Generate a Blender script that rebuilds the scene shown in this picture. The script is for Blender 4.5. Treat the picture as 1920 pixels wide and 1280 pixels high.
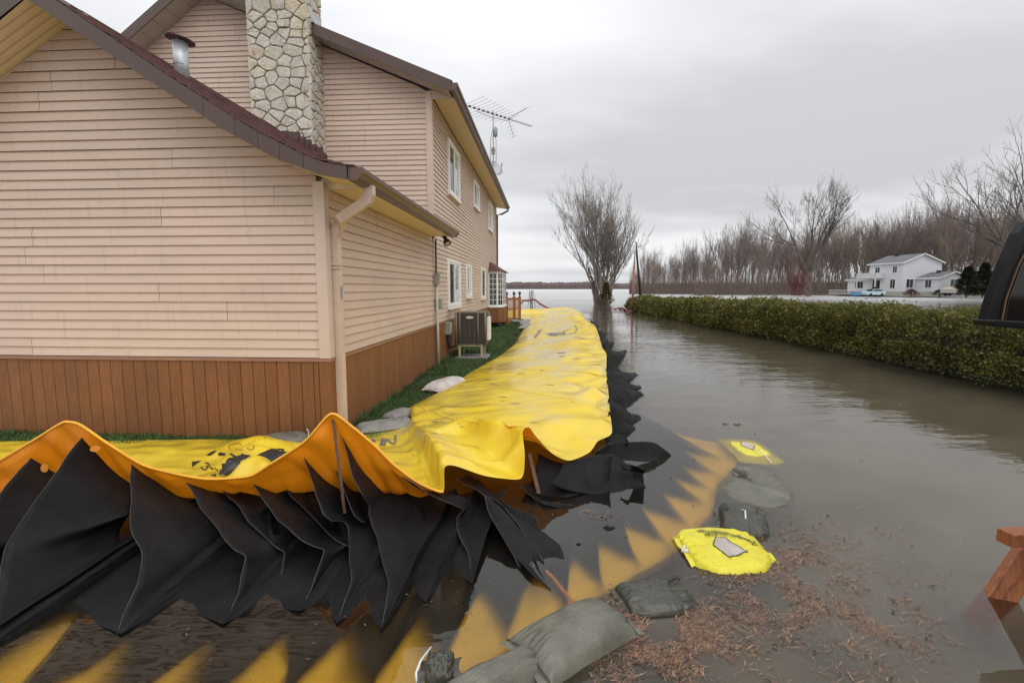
import bpy, bmesh, math, random
from mathutils import Vector, Matrix, noise as mnoise
for _o in list(bpy.data.objects): bpy.data.objects.remove(_o)
sc = bpy.context.scene
COL = sc.collection
R_ = math.radians
# ------------------------------------------------------------------ camera
F = 907.0                      # 17 mm lens on a 36 mm frame, in photo pixels (1920 wide)
PIT = math.atan(99 / 907.0)    # camera looks 6.2 degrees down
H = 1.83                       # eye height above the flood water (z = 0)
cd = bpy.data.cameras.new('camera'); cam = bpy.data.objects.new('camera', cd); COL.objects.link(cam)
cd.sensor_width = 36; cd.lens = 17.0; cd.clip_start = 0.05; cd.clip_end = 9000
cam.location = (0, 0, H); cam.rotation_euler = (math.pi / 2 - PIT, 0, 0)
sc.camera = cam
# ------------------------------------------------------------------ sky, sun, exposure
SUN_EL, SUN_AZ = 48.0, 148.0   # azimuth clockwise from +Y: behind the camera, to its right
w = bpy.data.worlds.new('World'); sc.world = w; w.use_nodes = True
nt = w.node_tree; nt.nodes.clear()
def wn(t, **k):
    n = nt.nodes.new(t)
    for a, b in k.items(): setattr(n, a, b)
    return n
wo = wn('ShaderNodeOutputWorld'); bg = wn('ShaderNodeBackground')
sky = wn('ShaderNodeTexSky'); sky.sky_type = 'NISHITA'; sky.sun_disc = False
sky.sun_elevation = R_(SUN_EL); sky.sun_rotation = R_(SUN_AZ); sky.air_density = 1.0; sky.dust_density = 4.0
skys = wn('ShaderNodeMix', data_type='RGBA', blend_type='MULTIPLY'); skys.inputs[0].default_value = 1
skys.inputs[7].default_value = (0.09, 0.09, 0.09, 1)
nt.links.new(sky.outputs[0], skys.inputs[6])
tc = wn('ShaderNodeTexCoord'); sep = wn('ShaderNodeSeparateXYZ'); nt.links.new(tc.outputs['Generated'], sep.inputs[0])
# cloud deck: project the view direction on a flat layer so that clouds shrink towards the horizon
zz = wn('ShaderNodeMath', operation='MAXIMUM'); zz.inputs[1].default_value = 0.0; nt.links.new(sep.outputs[2], zz.inputs[0])
za = wn('ShaderNodeMath', operation='ADD'); za.inputs[1].default_value = 0.16; nt.links.new(zz.outputs[0], za.inputs[0])
dx = wn('ShaderNodeMath', operation='DIVIDE'); dy = wn('ShaderNodeMath', operation='DIVIDE')
nt.links.new(sep.outputs[0], dx.inputs[0]); nt.links.new(za.outputs[0], dx.inputs[1])
nt.links.new(sep.outputs[1], dy.inputs[0]); nt.links.new(za.outputs[0], dy.inputs[1])
cmb = wn('ShaderNodeCombineXYZ'); nt.links.new(dx.outputs[0], cmb.inputs[0]); nt.links.new(dy.outputs[0], cmb.inputs[1])
n1 = wn('ShaderNodeTexNoise'); n1.inputs['Scale'].default_value = 0.62; n1.inputs['Detail'].default_value = 5; n1.inputs['Roughness'].default_value = 0.5
mp = wn('ShaderNodeMapping'); mp.inputs['Location'].default_value = (1.95, 10.02, 0.0); mp.inputs['Scale'].default_value = (0.55, 1.0, 1)
nt.links.new(cmb.outputs[0], mp.inputs[0]); nt.links.new(mp.outputs[0], n1.inputs[0])
cr = wn('ShaderNodeValToRGB')
e = cr.color_ramp.elements
e[0].position = 0.37; e[0].color = (0.62, 0.632, 0.65, 1)
e[1].position = 0.58; e[1].color = (0.95, 0.958, 0.97, 1)
m_ = cr.color_ramp.elements.new(0.5); m_.color = (0.83, 0.845, 0.865, 1)
nt.links.new(n1.outputs[0], cr.inputs[0])
mixs = wn('ShaderNodeMix', data_type='RGBA'); mixs.inputs[0].default_value = 0.94
nt.links.new(skys.outputs[2], mixs.inputs[6]); nt.links.new(cr.outputs[0], mixs.inputs[7])
# an overcast deck is a little brighter overhead than low down
z3 = wn('ShaderNodeMath', operation='POWER'); z3.inputs[1].default_value = 2.6; nt.links.new(zz.outputs[0], z3.inputs[0])
zr = wn('ShaderNodeMapRange'); zr.inputs[1].default_value = 0; zr.inputs[2].default_value = 1; zr.inputs[3].default_value = 1.02; zr.inputs[4].default_value = 2.5
nt.links.new(z3.outputs[0], zr.inputs[0])
mul = wn('ShaderNodeMix', data_type='RGBA', blend_type='MULTIPLY'); mul.inputs[0].default_value = 1
nt.links.new(mixs.outputs[2], mul.inputs[6]); nt.links.new(zr.outputs[0], mul.inputs[7])
nt.links.new(mul.outputs[2], bg.inputs[0]); bg.inputs[1].default_value = 1.0
nt.links.new(bg.outputs[0], wo.inputs[0])
sd = bpy.data.lights.new('sun', 'SUN'); sd.energy = 1.0; sd.angle = R_(50); sd.color = (1, 0.96, 0.9)
sun = bpy.data.objects.new('sun', sd); COL.objects.link(sun)
_a, _e = R_(SUN_AZ), R_(SUN_EL)
sun.rotation_euler = Vector((math.sin(_a) * math.cos(_e), math.cos(_a) * math.cos(_e), math.sin(_e))).to_track_quat('Z', 'Y').to_euler()
sun.location = (3, -6, 12)
vs = sc.view_settings; vs.view_transform = 'Standard'; vs.look = 'None'; vs.exposure = 0.0; vs.gamma = 1.0; vs.use_curve_mapping = False
sc.cycles.use_denoising = True
sc.cycles.max_bounces = 8; sc.cycles.transparent_max_bounces = 16
# ------------------------------------------------------------------ photo pixel -> place
def ray(x, y):
    c, s = math.cos(PIT), math.sin(PIT); yc = (640 - y) / F
    return Vector(((x - 960) / F, c + yc * s, -s + yc * c))
def Pz(x, y, z):               # where the pixel's ray meets height z
    d = ray(x, y); return Vector((0, 0, H)) + d * ((z - H) / d.z)
def PY(x, y, Y):               # where it meets distance Y
    d = ray(x, y); return Vector((0, 0, H)) + d * (Y / d.y)
def PX(x, y, q):               # q < 1: a height, q >= 1: a distance
    return Pz(x, y, q) if q < 1 else PY(x, y, q)
# ------------------------------------------------------------------ object helpers
def nz(p, s=1.0, seed=0.0): return mnoise.noise(Vector((p[0] * s + seed, p[1] * s - seed * 1.7, p[2] * s + seed * 0.6)))
def tag(o, label=None, cat=None, group=None, kind=None):
    if label: o['label'] = label
    if cat: o['category'] = cat
    if group: o['group'] = group
    if kind: o['kind'] = kind
    return o
def empty(name, loc=(0, 0, 0), rz=0.0, label=None, cat=None, group=None):
    o = bpy.data.objects.new(name, None); o.empty_display_size = 0.1; COL.objects.link(o)
    o.location = loc; o.rotation_euler = (0, 0, rz)
    return tag(o, label, cat, group)
def mesh_obj(name, verts, faces, mat=None, parent=None, smooth=False, uvs=None):
    me = bpy.data.meshes.new(name)
    me.from_pydata([tuple(v) for v in verts], [], faces)
    if smooth: me.polygons.foreach_set('use_smooth', [True] * len(me.polygons))
    if uvs is not None:
        ul = me.uv_layers.new(name='UVMap'); buf = []
        for l in me.loops: buf.extend(uvs[l.vertex_index])
        ul.data.foreach_set('uv', buf)
    me.update()
    if mat: me.materials.append(mat)
    o = bpy.data.objects.new(name, me); COL.objects.link(o)
    if parent: o.parent = parent
    return o
def link_copy(o, parent=None):
    c = o.copy(); COL.objects.link(c); c.parent = parent
    return c
def copy_tree(o, parent=None):
    c = link_copy(o, parent)
    for ch in list(o.children): copy_tree(ch, c)
    return c
class MB:
    def __init__(s): s.v = []; s.f = []
    def add(s, vs, fs):
        n = len(s.v); s.v.extend(vs); s.f.extend([tuple(i + n for i in f) for f in fs]); return s
    def box(s, x0, x1, y0, y1, z0, z1, M=None):
        vs = [Vector(p) for p in ((x0, y0, z0), (x1, y0, z0), (x1, y1, z0), (x0, y1, z0), (x0, y0, z1), (x1, y0, z1), (x1, y1, z1), (x0, y1, z1))]
        if M: vs = [M @ v for v in vs]
        return s.add(vs, [(0, 3, 2, 1), (4, 5, 6, 7), (0, 1, 5, 4), (1, 2, 6, 5), (2, 3, 7, 6), (3, 0, 4, 7)])
    def prism(s, poly, vec):   # polygon (3D points) swept along vec
        n = len(poly); a = [Vector(p) for p in poly]; b = [p + Vector(vec) for p in a]
        return s.add(a + b, [tuple(range(n - 1, -1, -1)), tuple(range(n, 2 * n))] + [(i, (i + 1) % n, n + (i + 1) % n, n + i) for i in range(n)])
    def tube(s, pts, rad, n=8, cap=True, sq=None):
        pts = [Vector(p) for p in pts]; m = len(pts)
        rads = rad if isinstance(rad, (list, tuple)) else [rad] * m
        vs = []; up = None
        for i, p in enumerate(pts):
            d = (pts[min(i + 1, m - 1)] - pts[max(i - 1, 0)])
            if d.length < 1e-9: d = Vector((0, 0, 1))
            d.normalize()
            if up is None:
                up = Vector((0, 0, 1)) if abs(d.z) < 0.9 else Vector((1, 0, 0))
            a = d.cross(up)
            if a.length < 1e-6: a = d.cross(Vector((0, 1, 0.3)))
            a.normalize(); b = a.cross(d).normalized(); up = b
            for k in range(n):
                t = 2 * math.pi * (k + (0.5 if n == 4 else 0)) / n
                q = a * math.cos(t) * rads[i] * (sq[0] if sq else 1) + b * math.sin(t) * rads[i] * (sq[1] if sq else 1)
                vs.append(p + q)
        fs = [(i * n + k, i * n + (k + 1) % n, (i + 1) * n + (k + 1) % n, (i + 1) * n + k) for i in range(m - 1) for k in range(n)]
        if cap: fs += [tuple(range(n - 1, -1, -1)), tuple(range((m - 1) * n, m * n))]
        return s.add(vs, fs)
    def bar(s, a, b, w, h=None):
        a, b = Vector(a), Vector(b); h = h or w; d = (b - a).normalized()
        x = d.cross(Vector((0, 0, 1)))
        if x.length < 1e-4: x = Vector((1, 0, 0))
        x.normalize(); y = x.cross(d)
        q = [x * sx * w / 2 + y * sy * h / 2 for sx, sy in ((-1, -1), (1, -1), (1, 1), (-1, 1))]
        return s.prism([a + p for p in q], b - a)
    def lathe(s, prof, n=14, M=None):
        vs = []
        for r, z in prof:
            for k in range(n):
                t = 2 * math.pi * k / n; vs.append(Vector((r * math.cos(t), r * math.sin(t), z)))
        if M: vs = [M @ v for v in vs]
        m = len(prof)
        fs = [(i * n + k, i * n + (k + 1) % n, (i + 1) * n + (k + 1) % n, (i + 1) * n + k) for i in range(m - 1) for k in range(n)]
        fs += [tuple(range(n - 1, -1, -1)), tuple(range((m - 1) * n, m * n))]
        return s.add(vs, fs)
    def build(s, name, mat=None, parent=None, smooth=False):
        return mesh_obj(name, s.v, s.f, mat, parent, smooth)
def grid_faces(nu, nv, flip=False):
    fs = []
    for i in range(nu - 1):
        for j in range(nv - 1):
            a = i * nv + j; q = (a, a + 1, a + nv + 1, a + nv)
            fs.append(q[::-1] if flip else q)
    return fs
def cr4(p0, p1, p2, p3, t):
    return 0.5 * ((2 * p1) + (p2 - p0) * t + (2 * p0 - 5 * p1 + 4 * p2 - p3) * t * t + (3 * p1 - p0 - 3 * p2 + p3) * t * t * t)
def spline(pts, t, tight=0.0):     # t in 0..len-1
    n = len(pts); i = max(0, min(int(t), n - 2)); f = t - i
    if tight >= 1: return pts[i].lerp(pts[i + 1], f)
    p = cr4(pts[max(i - 1, 0)], pts[i], pts[i + 1], pts[min(i + 2, n - 1)], f)
    return p.lerp(pts[i].lerp(pts[i + 1], f), tight)
# ------------------------------------------------------------------ materials
MATS = {}
class NT:
    def __init__(s, name):
        s.m = bpy.data.materials.new(name); s.m.use_nodes = True; s.t = s.m.node_tree
        s.b = s.t.nodes['Principled BSDF']; s.o = s.t.nodes['Material Output']; MATS[name] = s.m
    def n(s, t, **k):
        q = s.t.nodes.new(t)
        for a, b in k.items(): setattr(q, a, b)
        return q
    def l(s, a, b): s.t.links.new(a, b)
    def coord(s, kind='Object', scale=(1, 1, 1), rot=(0, 0, 0)):
        c = s.n('ShaderNodeTexCoord'); m = s.n('ShaderNodeMapping'); m.inputs['Scale'].default_value = scale; m.inputs['Rotation'].default_value = rot
        if kind == 'World':
            g = s.n('ShaderNodeNewGeometry'); s.l(g.outputs['Position'], m.inputs[0])
        else: s.l(c.outputs[kind], m.inputs[0])
        return m.outputs[0]
    def noise(s, co, scale=5, detail=4, rough=0.55):
        q = s.n('ShaderNodeTexNoise'); q.inputs['Scale'].default_value = scale; q.inputs['Detail'].default_value = detail; q.inputs['Roughness'].default_value = rough
        s.l(co, q.inputs[0]); return q.outputs[0]
    def ramp(s, fac, stops):
        r = s.n('ShaderNodeValToRGB'); el = r.color_ramp.elements
        el[0].position, el[0].color = stops[0][0], (*stops[0][1], 1)
        el[1].position, el[1].color = stops[-1][0], (*stops[-1][1], 1)
        for p, c in stops[1:-1]:
            x = el.new(p); x.color = (*c, 1)
        s.l(fac, r.inputs[0]); return r.outputs[0]
    def mix(s, a, b, fac, mode='MIX'):
        q = s.n('ShaderNodeMix', data_type='RGBA', blend_type=mode)
        for sock, v in ((6, a), (7, b)):
            if isinstance(v, tuple): q.inputs[sock].default_value = (*v, 1)
            else: s.l(v, q.inputs[sock])
        if isinstance(fac, (int, float)): q.inputs[0].default_value = fac
        else: s.l(fac, q.inputs[0])
        return q.outputs[2]
    def rnd(s):
        return s.n('ShaderNodeObjectInfo').outputs['Random']
    def mr(s, v, a, b, c, d):
        q = s.n('ShaderNodeMapRange'); s.l(v, q.inputs[0])
        for i, x in enumerate((a, b, c, d)): q.inputs[i + 1].default_value = x
        return q.outputs[0]
    def bump(s, h, strength=0.3, dist=0.02):
        q = s.n('ShaderNodeBump'); q.inputs['Strength'].default_value = strength; q.inputs['Distance'].default_value = dist
        s.l(h, q.inputs['Height']); s.l(q.outputs[0], s.b.inputs['Normal']); return q.outputs[0]
    def col(s, c):
        if isinstance(c, tuple): s.b.inputs['Base Color'].default_value = (*c, 1)
        else: s.l(c, s.b.inputs['Base Color'])
    def rough(s, r):
        if isinstance(r, (int, float)): s.b.inputs['Roughness'].default_value = r
        else: s.l(r, s.b.inputs['Roughness'])
def M(name): return MATS[name]
def simple(name, c, rough=0.6, var=0.12, scale=6, metal=0.0, rndvar=0.0, bump=0.0, spec=0.5, kind='Object', stretch=(1, 1, 1)):
    k = NT(name); co = k.coord(kind, stretch)
    nv = k.noise(co, scale, 5)
    c2 = tuple(x * (1 - var) for x in c); c3 = tuple(min(1, x * (1 + var)) for x in c)
    out = k.ramp(nv, [(0.3, c2), (0.7, c3)])
    if rndvar:
        g = k.mr(k.rnd(), 0, 1, 1 - rndvar, 1 + rndvar)
        out = k.mix(out, g, 1.0, 'MULTIPLY')
    k.col(out); k.rough(rough); k.b.inputs['Metallic'].default_value = metal; k.b.inputs['Specular IOR Level'].default_value = spec
    if bump: k.bump(k.noise(co, scale * 6, 3), bump, 0.01)
    return k.m
# vinyl siding: beige with faint wood grain, chalky streaks and dirt
k = NT('siding'); co = k.coord('World'); g1 = k.noise(k.coord('World', (1.2, 1.2, 9)), 14, 5); g2 = k.noise(co, 0.9, 4); g3 = k.noise(k.coord('World', (6, 6, 0.8)), 3.0, 4)
c = k.ramp(g1, [(0.3, (0.565, 0.43, 0.345)), (0.7, (0.60, 0.463, 0.378))])
c = k.mix(c, (0.615, 0.455, 0.36), k.mr(g2, 0.45, 0.75, 0, 0.6))
c = k.mix(c, (0.34, 0.25, 0.18), k.mr(g3, 0.56, 0.82, 0, 0.42)); g5 = k.noise(k.coord('World', (1, 1, 2.5)), 0.45, 5, 0.6); c = k.mix(c, (0.47, 0.37, 0.30), k.mr(g5, 0.5, 0.7, 0, 0.5))
c = k.mix(c, k.mr(k.rnd(), 0, 1, 0.955, 1.045), 1.0, 'MULTIPLY')
k.col(c); k.rough(0.5); k.bump(g1, 0.12, 0.004); k.b.inputs['Specular IOR Level'].default_value = 0.35
simple('siding_back', (0.16, 0.10, 0.07), 0.8)
simple('trim_beige', (0.58, 0.455, 0.38), 0.45, 0.06, 3)
k = NT('skirt'); co = k.coord('World', (1, 1, 0.35)); g1 = k.noise(k.coord('World', (9, 9, 0.7)), 7, 6, 0.65); g2 = k.noise(k.coord('World'), 1.3, 4); g4 = k.noise(k.coord('World'), 60, 2)
c = k.ramp(g1, [(0.25, (0.155, 0.058, 0.017)), (0.55, (0.225, 0.088, 0.027)), (0.8, (0.27, 0.115, 0.04))])
c = k.mix(c, (0.12, 0.04, 0.016), k.mr(g2, 0.5, 0.8, 0, 0.45))
c = k.mix(c, k.mr(k.rnd(), 0, 1, 0.88, 1.1), 1.0, 'MULTIPLY')
k.col(c); k.rough(0.62); k.bump(k.mix(g1, g4, 0.5), 0.35, 0.006)
simple('skirt_cap', (0.30, 0.15, 0.095), 0.45, 0.1, 4)
simple('skirt_back', (0.03, 0.014, 0.008), 0.8)
k = NT('soffit'); co = k.coord('World'); wv = k.n('ShaderNodeTexWave'); wv.bands_direction = 'Y'; wv.inputs['Scale'].default_value = 3.2; k.l(co, wv.inputs[0])
vo = k.n('ShaderNodeTexVoronoi'); vo.inputs['Scale'].default_value = 60; vo.inputs['Randomness'].default_value = 0.0; k.l(co, vo.inputs[0])
c = k.ramp(wv.outputs[1], [(0.0, (0.45, 0.34, 0.21)), (0.08, (0.70, 0.56, 0.36)), (1.0, (0.74, 0.60, 0.40))])
c = k.mix(c, (0.32, 0.23, 0.13), k.mr(vo.outputs[0], 0.0, 0.22, 0.45, 0.0))
k.col(c); k.rough(0.45); k.bump(wv.outputs[1], 0.3, 0.01)
simple('fascia', (0.082, 0.050, 0.040), 0.4, 0.1, 2, rndvar=0.08)
simple('gutter', (0.115, 0.066, 0.047), 0.35, 0.18, 3)
simple('white_frame', (0.78, 0.78, 0.76), 0.35, 0.03, 4)
simple('pvc_pipe', (0.58, 0.44, 0.36), 0.38, 0.08, 3, kind='World')
simple('conduit', (0.50, 0.48, 0.43), 0.42, 0.12, 5)
simple('grey_box', (0.30, 0.30, 0.27), 0.45, 0.1, 9)
simple('galvanised', (0.50, 0.53, 0.55), 0.42, 0.25, 9, metal=0.35)
simple('aluminium_dark', (0.17, 0.17, 0.17), 0.45, 0.2, 6, metal=0.5)
simple('dish_grey', (0.42, 0.43, 0.43), 0.5, 0.08, 5)
k = NT('shingle'); co = k.coord('World'); g1 = k.noise(k.coord('World', (3, 1.2, 3)), 9, 5); g2 = k.noise(co, 190, 2)
c = k.ramp(g1, [(0.3, (0.075, 0.030, 0.026)), (0.6, (0.125, 0.055, 0.047)), (0.8, (0.16, 0.08, 0.07))])
c = k.mix(c, k.mr(g2, 0.3, 0.7, 0.75, 1.25), 1.0, 'MULTIPLY'); c = k.mix(c, k.mr(k.rnd(), 0, 1, 0.85, 1.15), 1.0, 'MULTIPLY')
k.col(c); k.rough(0.85); k.bump(g2, 0.5, 0.006)
simple('flashing', (0.075, 0.033, 0.026), 0.38, 0.2, 5)
k = NT('stone'); co = k.coord('Object'); cw = k.coord('World'); g1 = k.noise(cw, 5, 5, 0.6); g2 = k.noise(cw, 26, 5, 0.65); g3 = k.noise(cw, 2.2, 3)
c = k.ramp(g1, [(0.3, (0.44, 0.395, 0.315)), (0.5, (0.57, 0.52, 0.435)), (0.72, (0.62, 0.59, 0.525))])
c = k.mix(c, (0.52, 0.40, 0.20), k.mr(g3, 0.56, 0.72, 0, 0.6))
c = k.mix(c, (0.37, 0.365, 0.36), k.mr(k.rnd(), 0.55, 1.0, 0, 0.45))
rs = k.noise(k.coord('World', (1, 1, 0.45)), 3.1, 3); c = k.mix(c, (0.36, 0.10, 0.022), k.mr(rs, 0.66, 0.73, 0, 0.85))
c = k.mix(c, k.mr(g2, 0.3, 0.7, 0.72, 1.2), 1.0, 'MULTIPLY')
k.col(c); k.rough(0.88); k.bump(k.mix(g1, g2, 0.6), 0.9, 0.03)
simple('mortar', (0.24, 0.21, 0.165), 0.95, 0.2, 30, bump=0.5)
k = NT('pane'); k.col((0.025, 0.03, 0.033)); k.rough(0.04); k.b.inputs['Specular IOR Level'].default_value = 0.9
k = NT('curtain'); k.col(k.ramp(k.noise(k.coord('Object', (1, 14, 0.4)), 2.2, 3), [(0.3, (0.32, 0.33, 0.34)), (0.7, (0.52, 0.53, 0.53))])); k.rough(0.25); k.b.inputs['Coat Weight'].default_value = 1.0
# ================================================================== THE HOUSE
A_ = math.atan(60 / 907.0 * math.cos(PIT))      # the house runs 3.8 degrees to the right of the view
LZ = 0.05                                        # lawn at the wall
HC = Pz(622, 823, LZ)
HD = Vector((math.sin(A_), math.cos(A_), 0)); HR = Vector((math.cos(A_), -math.sin(A_), 0))
def hw(u, v, z): return Vector((HC.x, HC.y, 0)) + HR * u + HD * v + Vector((0, 0, z))
def plane_uv(x, y, axis, off):                   # pixel -> house frame, on the plane u = off or v = off
    d = ray(x, y); o = Vector((0, 0, H)) - Vector((HC.x, HC.y, 0)); n = HR if axis == 'u' else HD
    t = (off - o.dot(n)) / d.dot(n); q = o + d * t
    return (q.dot(HR), q.dot(HD), q.z)
house = empty('beige_house', (HC.x, HC.y, 0), -A_, 'beige vinyl sided two storey house with brown skirting and stone chimney', 'house')
rng = random.Random(4)
EXPO = 0.1083
V2, V3 = 5.45, 19.9          # front and far end of the two-storey part
UND = [(-2.8, 4.79), (-1.787, 4.12), (-0.8, 3.47), (-0.245, 3.165), (0.2, 3.0), (0.5, 2.945)]
TOP = [(-2.8, 4.98), (-2.1, 4.515), (-1.281, 3.97), (-0.456, 3.455), (-0.017, 3.235), (0.25, 3.125), (0.52, 3.075)]
def lin(pr, x):
    if x <= pr[0][0]: return pr[0][1]
    for (a, b), (c, d) in zip(pr, pr[1:]):
        if x <= c: return b + (d - b) * (x - a) / (c - a)
    return pr[-1][1]
def inv(pr, z):              # u for a given falling height
    for (a, b), (c, d) in zip(pr, pr[1:]):
        if b >= z >= d: return a + (c - a) * (b - z) / (b - d)
    return pr[0][0] if z > pr[0][1] else pr[-1][0]
def siding(parent, plane, lo, hi, z0, z1, off, seedn, plen=3.66):
    """double-course vinyl panels; lo(z), hi(z) give the ends along the wall"""
    r = random.Random(seedn); z = z0; row = 0
    while z < z1 - 0.02:
        prof = [(z + 0.010, 0.0), (z, 0.026), (z + EXPO, 0.006), (z + EXPO + 0.010, 0.002), (z + EXPO, 0.026), (z + 2 * EXPO, 0.006)]
        prof = [(min(q, z1), w_) for q, w_ in prof]
        a, b = lo(z), hi(z); cuts = [a - 0.1]; x = a + r.uniform(0.4, plen)
        while x < b - 0.25: cuts.append(x); x += plen
        cuts.append(b + 0.1)
        for c0, c1 in zip(cuts, cuts[1:]):
            vs = []; lift = r.uniform(0, 0.0025); tilt = r.uniform(-0.0015, 0.0015)
            for q, w_ in prof:
                e0 = max(c0 + (0.002 if c0 != cuts[0] else 0), lo(q)); e1 = min(c1 - (0.002 if c1 != cuts[-1] else 0), hi(q))
                e1 = max(e1, e0 + 0.001); ww = w_ + lift
                for ee, dz in ((e0, 0), (e1, tilt)):
                    vs.append((ee, off - ww, q + dz) if plane == 'front' else (off + ww, ee, q + dz))
            n = len(prof)
            fs = [(2 * i, 2 * i + 1, 2 * i + 3, 2 * i + 2) for i in range(n - 1)]
            if lo(z + 0.3) > hi(z + 0.3): pass
            mesh_obj('siding_panel', vs, fs, M('siding'), parent)
        z += 2 * EXPO; row += 1
def boards(parent, plane, a, b, z0, z1, off, wd=0.148):
    x = a; i = 0
    while x < b - 0.01:
        e = min(x + wd - 0.005, b); bev = 0.006
        if plane == 'front': poly = [(x, off, z0), (x, off - 0.014, z0), (x + bev, off - 0.02, z0), (e - bev, off - 0.02, z0), (e, off - 0.014, z0), (e, off, z0)]
        else: poly = [(off, x, z0), (off + 0.014, x, z0), (off + 0.02, x + bev, z0), (off + 0.02, e - bev, z0), (off + 0.014, e, z0), (off, e, z0)]
        MB().prism(poly, (0, 0, z1 - z0 - rng.uniform(0, 0.004))).build('skirt_board', M('skirt'), parent)
        x += wd
ST = 0.985                    # top of the brown skirting
# ---- front wing wall
fw = mesh_obj('front_wall', [(-5.6, 0, 0.0), (0, 0, 0.0), (0, 0, 3.05), (-0.8, 0, 3.5), (-2.8, 0, 4.85), (-4.8, 0, 3.5), (-5.6, 0, 3.05)], [tuple(range(7))], M('siding_back'), house)
front_hi = lambda z: min(-0.05, inv(UND, z) + 0.02) if z > 2.98 else -0.05
siding(fw, 'front', lambda z: -5.6 - front_hi(z), front_hi, ST + 0.045, 4.84, -0.004, 11)
mesh_obj('skirt_backing', [(-5.6, -0.006, 0.0), (0, -0.006, 0.0), (0, -0.006, ST), (-5.6, -0.006, ST)], [(0, 1, 2, 3)], M('skirt_back'), fw)
boards(fw, 'front', -5.5, -0.11, 0.03, ST, -0.008)
# ---- right side wall of the wing, then of the two-storey part (one plane)
sw = mesh_obj('wing_side_wall', [(0, 0, 0), (0, V2, 0), (0, V2, 3.0), (0, 0, 3.0)], [(0, 1, 2, 3)], M('siding_back'), house)
siding(sw, 'side', lambda z: 0.06, lambda z: V2 - 0.12, ST + 0.045, 2.98, 0.004, 12)
mesh_obj('skirt_backing', [(0.006, 0, 0), (0.006, V3, 0), (0.006, V3, ST), (0.006, 0, ST)], [(0, 1, 2, 3)], M('skirt_back'), sw)
boards(sw, 'side', 0.12, 16.2, 0.06, ST, 0.008)
lw = mesh_obj('long_side_wall', [(0, V2, 0), (0, V3, 0), (0, V3, 6.1), (0, V2, 6.1)], [(0, 1, 2, 3)], M('siding_back'), house)
siding(lw, 'side', lambda z: V2 - (0.1 if z < 2.9 else -0.1), lambda z: V3 - 0.06, ST + 0.045, 6.03, 0.004, 13)
# gable wall of the two-storey part
UN2 = [(-4.93, 8.18), (0.0, 6.08), (0.5, 5.96)]
def g2hi(z): return min(-0.05, inv(UN2, z)) if z > 6.05 else -0.05
def g2lo(z): return -8.6 if z < 5.65 else -4.93 - (8.18 - z) / 0.71
gw = mesh_obj('gable_wall', [(-8.6, V2, 2.5), (0, V2, 2.5), (0, V2, 6.08), (-4.93, V2, 8.2), (-8.6, V2, 5.6)], [tuple(range(5))], M('siding_back'), house)
siding(gw, 'front', g2lo, g2hi, 3.03, 8.16, V2 - 0.004, 14)
# trims
def trim(name, box, mat, parent=house): return MB().box(*box).build(name, mat, parent)
trim('corner_post', (-0.085, 0.042, -0.042, 0.085, ST + 0.04, 3.02), M('trim_beige'))
trim('corner_post', (-0.085, 0.042, V2 - 0.042, V2 + 0.085, 3.0, 6.08), M('trim_beige'))
trim('corner_post', (-0.02, 0.042, V3 - 0.1, V3 + 0.03, ST + 0.04, 6.08), M('trim_beige'))
trim('skirt_corner_board', (-0.10, 0.034, -0.034, 0.11, 0.02, ST - 0.002), M('skirt'))
trim('skirt_cap', (-5.6, 0.045, -0.045, 0.0, ST, ST + 0.036), M('skirt_cap'))
trim('skirt_cap', (0.0, 0.047, -0.043, 16.2, ST + 0.001, ST + 0.037), M('skirt_cap'))
trim('base_moulding', (0.0, 0.035, 0.0, 16.2, 0.0, 0.085), M('skirt_cap'))
# ---- wing roof: deck, shingle courses, fascia, soffits, gutter
RV0, RV1 = -0.48, V2
def swept(name, pr, v0, v1, mat, dz0, dz1, parent, mir=True):
    m = MB(); us = [p[0] for p in pr]
    for (a, b), (c, d) in zip(pr, pr[1:]):
        m.add([Vector((a, v0, b + dz0)), Vector((c, v0, d + dz0)), Vector((c, v1, d + dz0)), Vector((a, v1, b + dz0)), Vector((a, v0, b + dz1)), Vector((c, v0, d + dz1)), Vector((c, v1, d + dz1)), Vector((a, v1, b + dz1))],
              [(0, 3, 2, 1), (4, 5, 6, 7), (0, 1, 5, 4), (2, 3, 7, 6), (1, 2, 6, 5), (3, 0, 4, 7)])
    return m.build(name, mat, parent)
roof = swept('wing_roof', TOP, RV0, RV1, M('fascia'), -0.03, -0.012, house)
mesh_obj('wing_roof_far_slope', [(-2.8, RV0, 4.96), (-2.8, RV1, 4.96), (-6.1, RV1, 3.06), (-6.1, RV0, 3.06)], [(0, 1, 2, 3)], M('shingle'), house)
arc = [Vector((u, 0, z)) for u, z in TOP]; N = 30
for i in range(N):
    u0 = -2.8 + (3.34 * i / N); u1 = u0 + 3.34 / N + 0.03
    z0, z1 = lin(TOP, u0), lin(TOP, min(u1, 0.56))
    if u1 > 0.52: z1 = TOP[-1][1] - (u1 - 0.52) * 0.18
    m = MB(); nseg = 12
    for sgm in range(nseg):
        va = RV0 - 0.02 + (RV1 - RV0 + 0.02) * sgm / nseg; vb = RV0 - 0.02 + (RV1 - RV0 + 0.02) * (sgm + 1) / nseg; j = rng.uniform(-0.004, 0.004); jj = rng.uniform(-0.012, 0.012)
        m.add([Vector((u0, va, z0 - 0.012)), Vector((u1 + jj, va, z1 + 0.002 + j)), Vector((u1 + jj, vb, z1 + 0.002 + j)), Vector((u0, vb, z0 - 0.012)),
               Vector((u0, va, z0 + 0.0)), Vector((u1 + jj, va, z1 + 0.018 + j)), Vector((u1 + jj, vb, z1 + 0.018 + j)), Vector((u0, vb, z0 + 0.0))],
              [(4, 5, 6, 7), (0, 1, 5, 4), (2, 3, 7, 6), (1, 2, 6, 5)])
    m.build('shingle_course', M('shingle'), roof)
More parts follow.
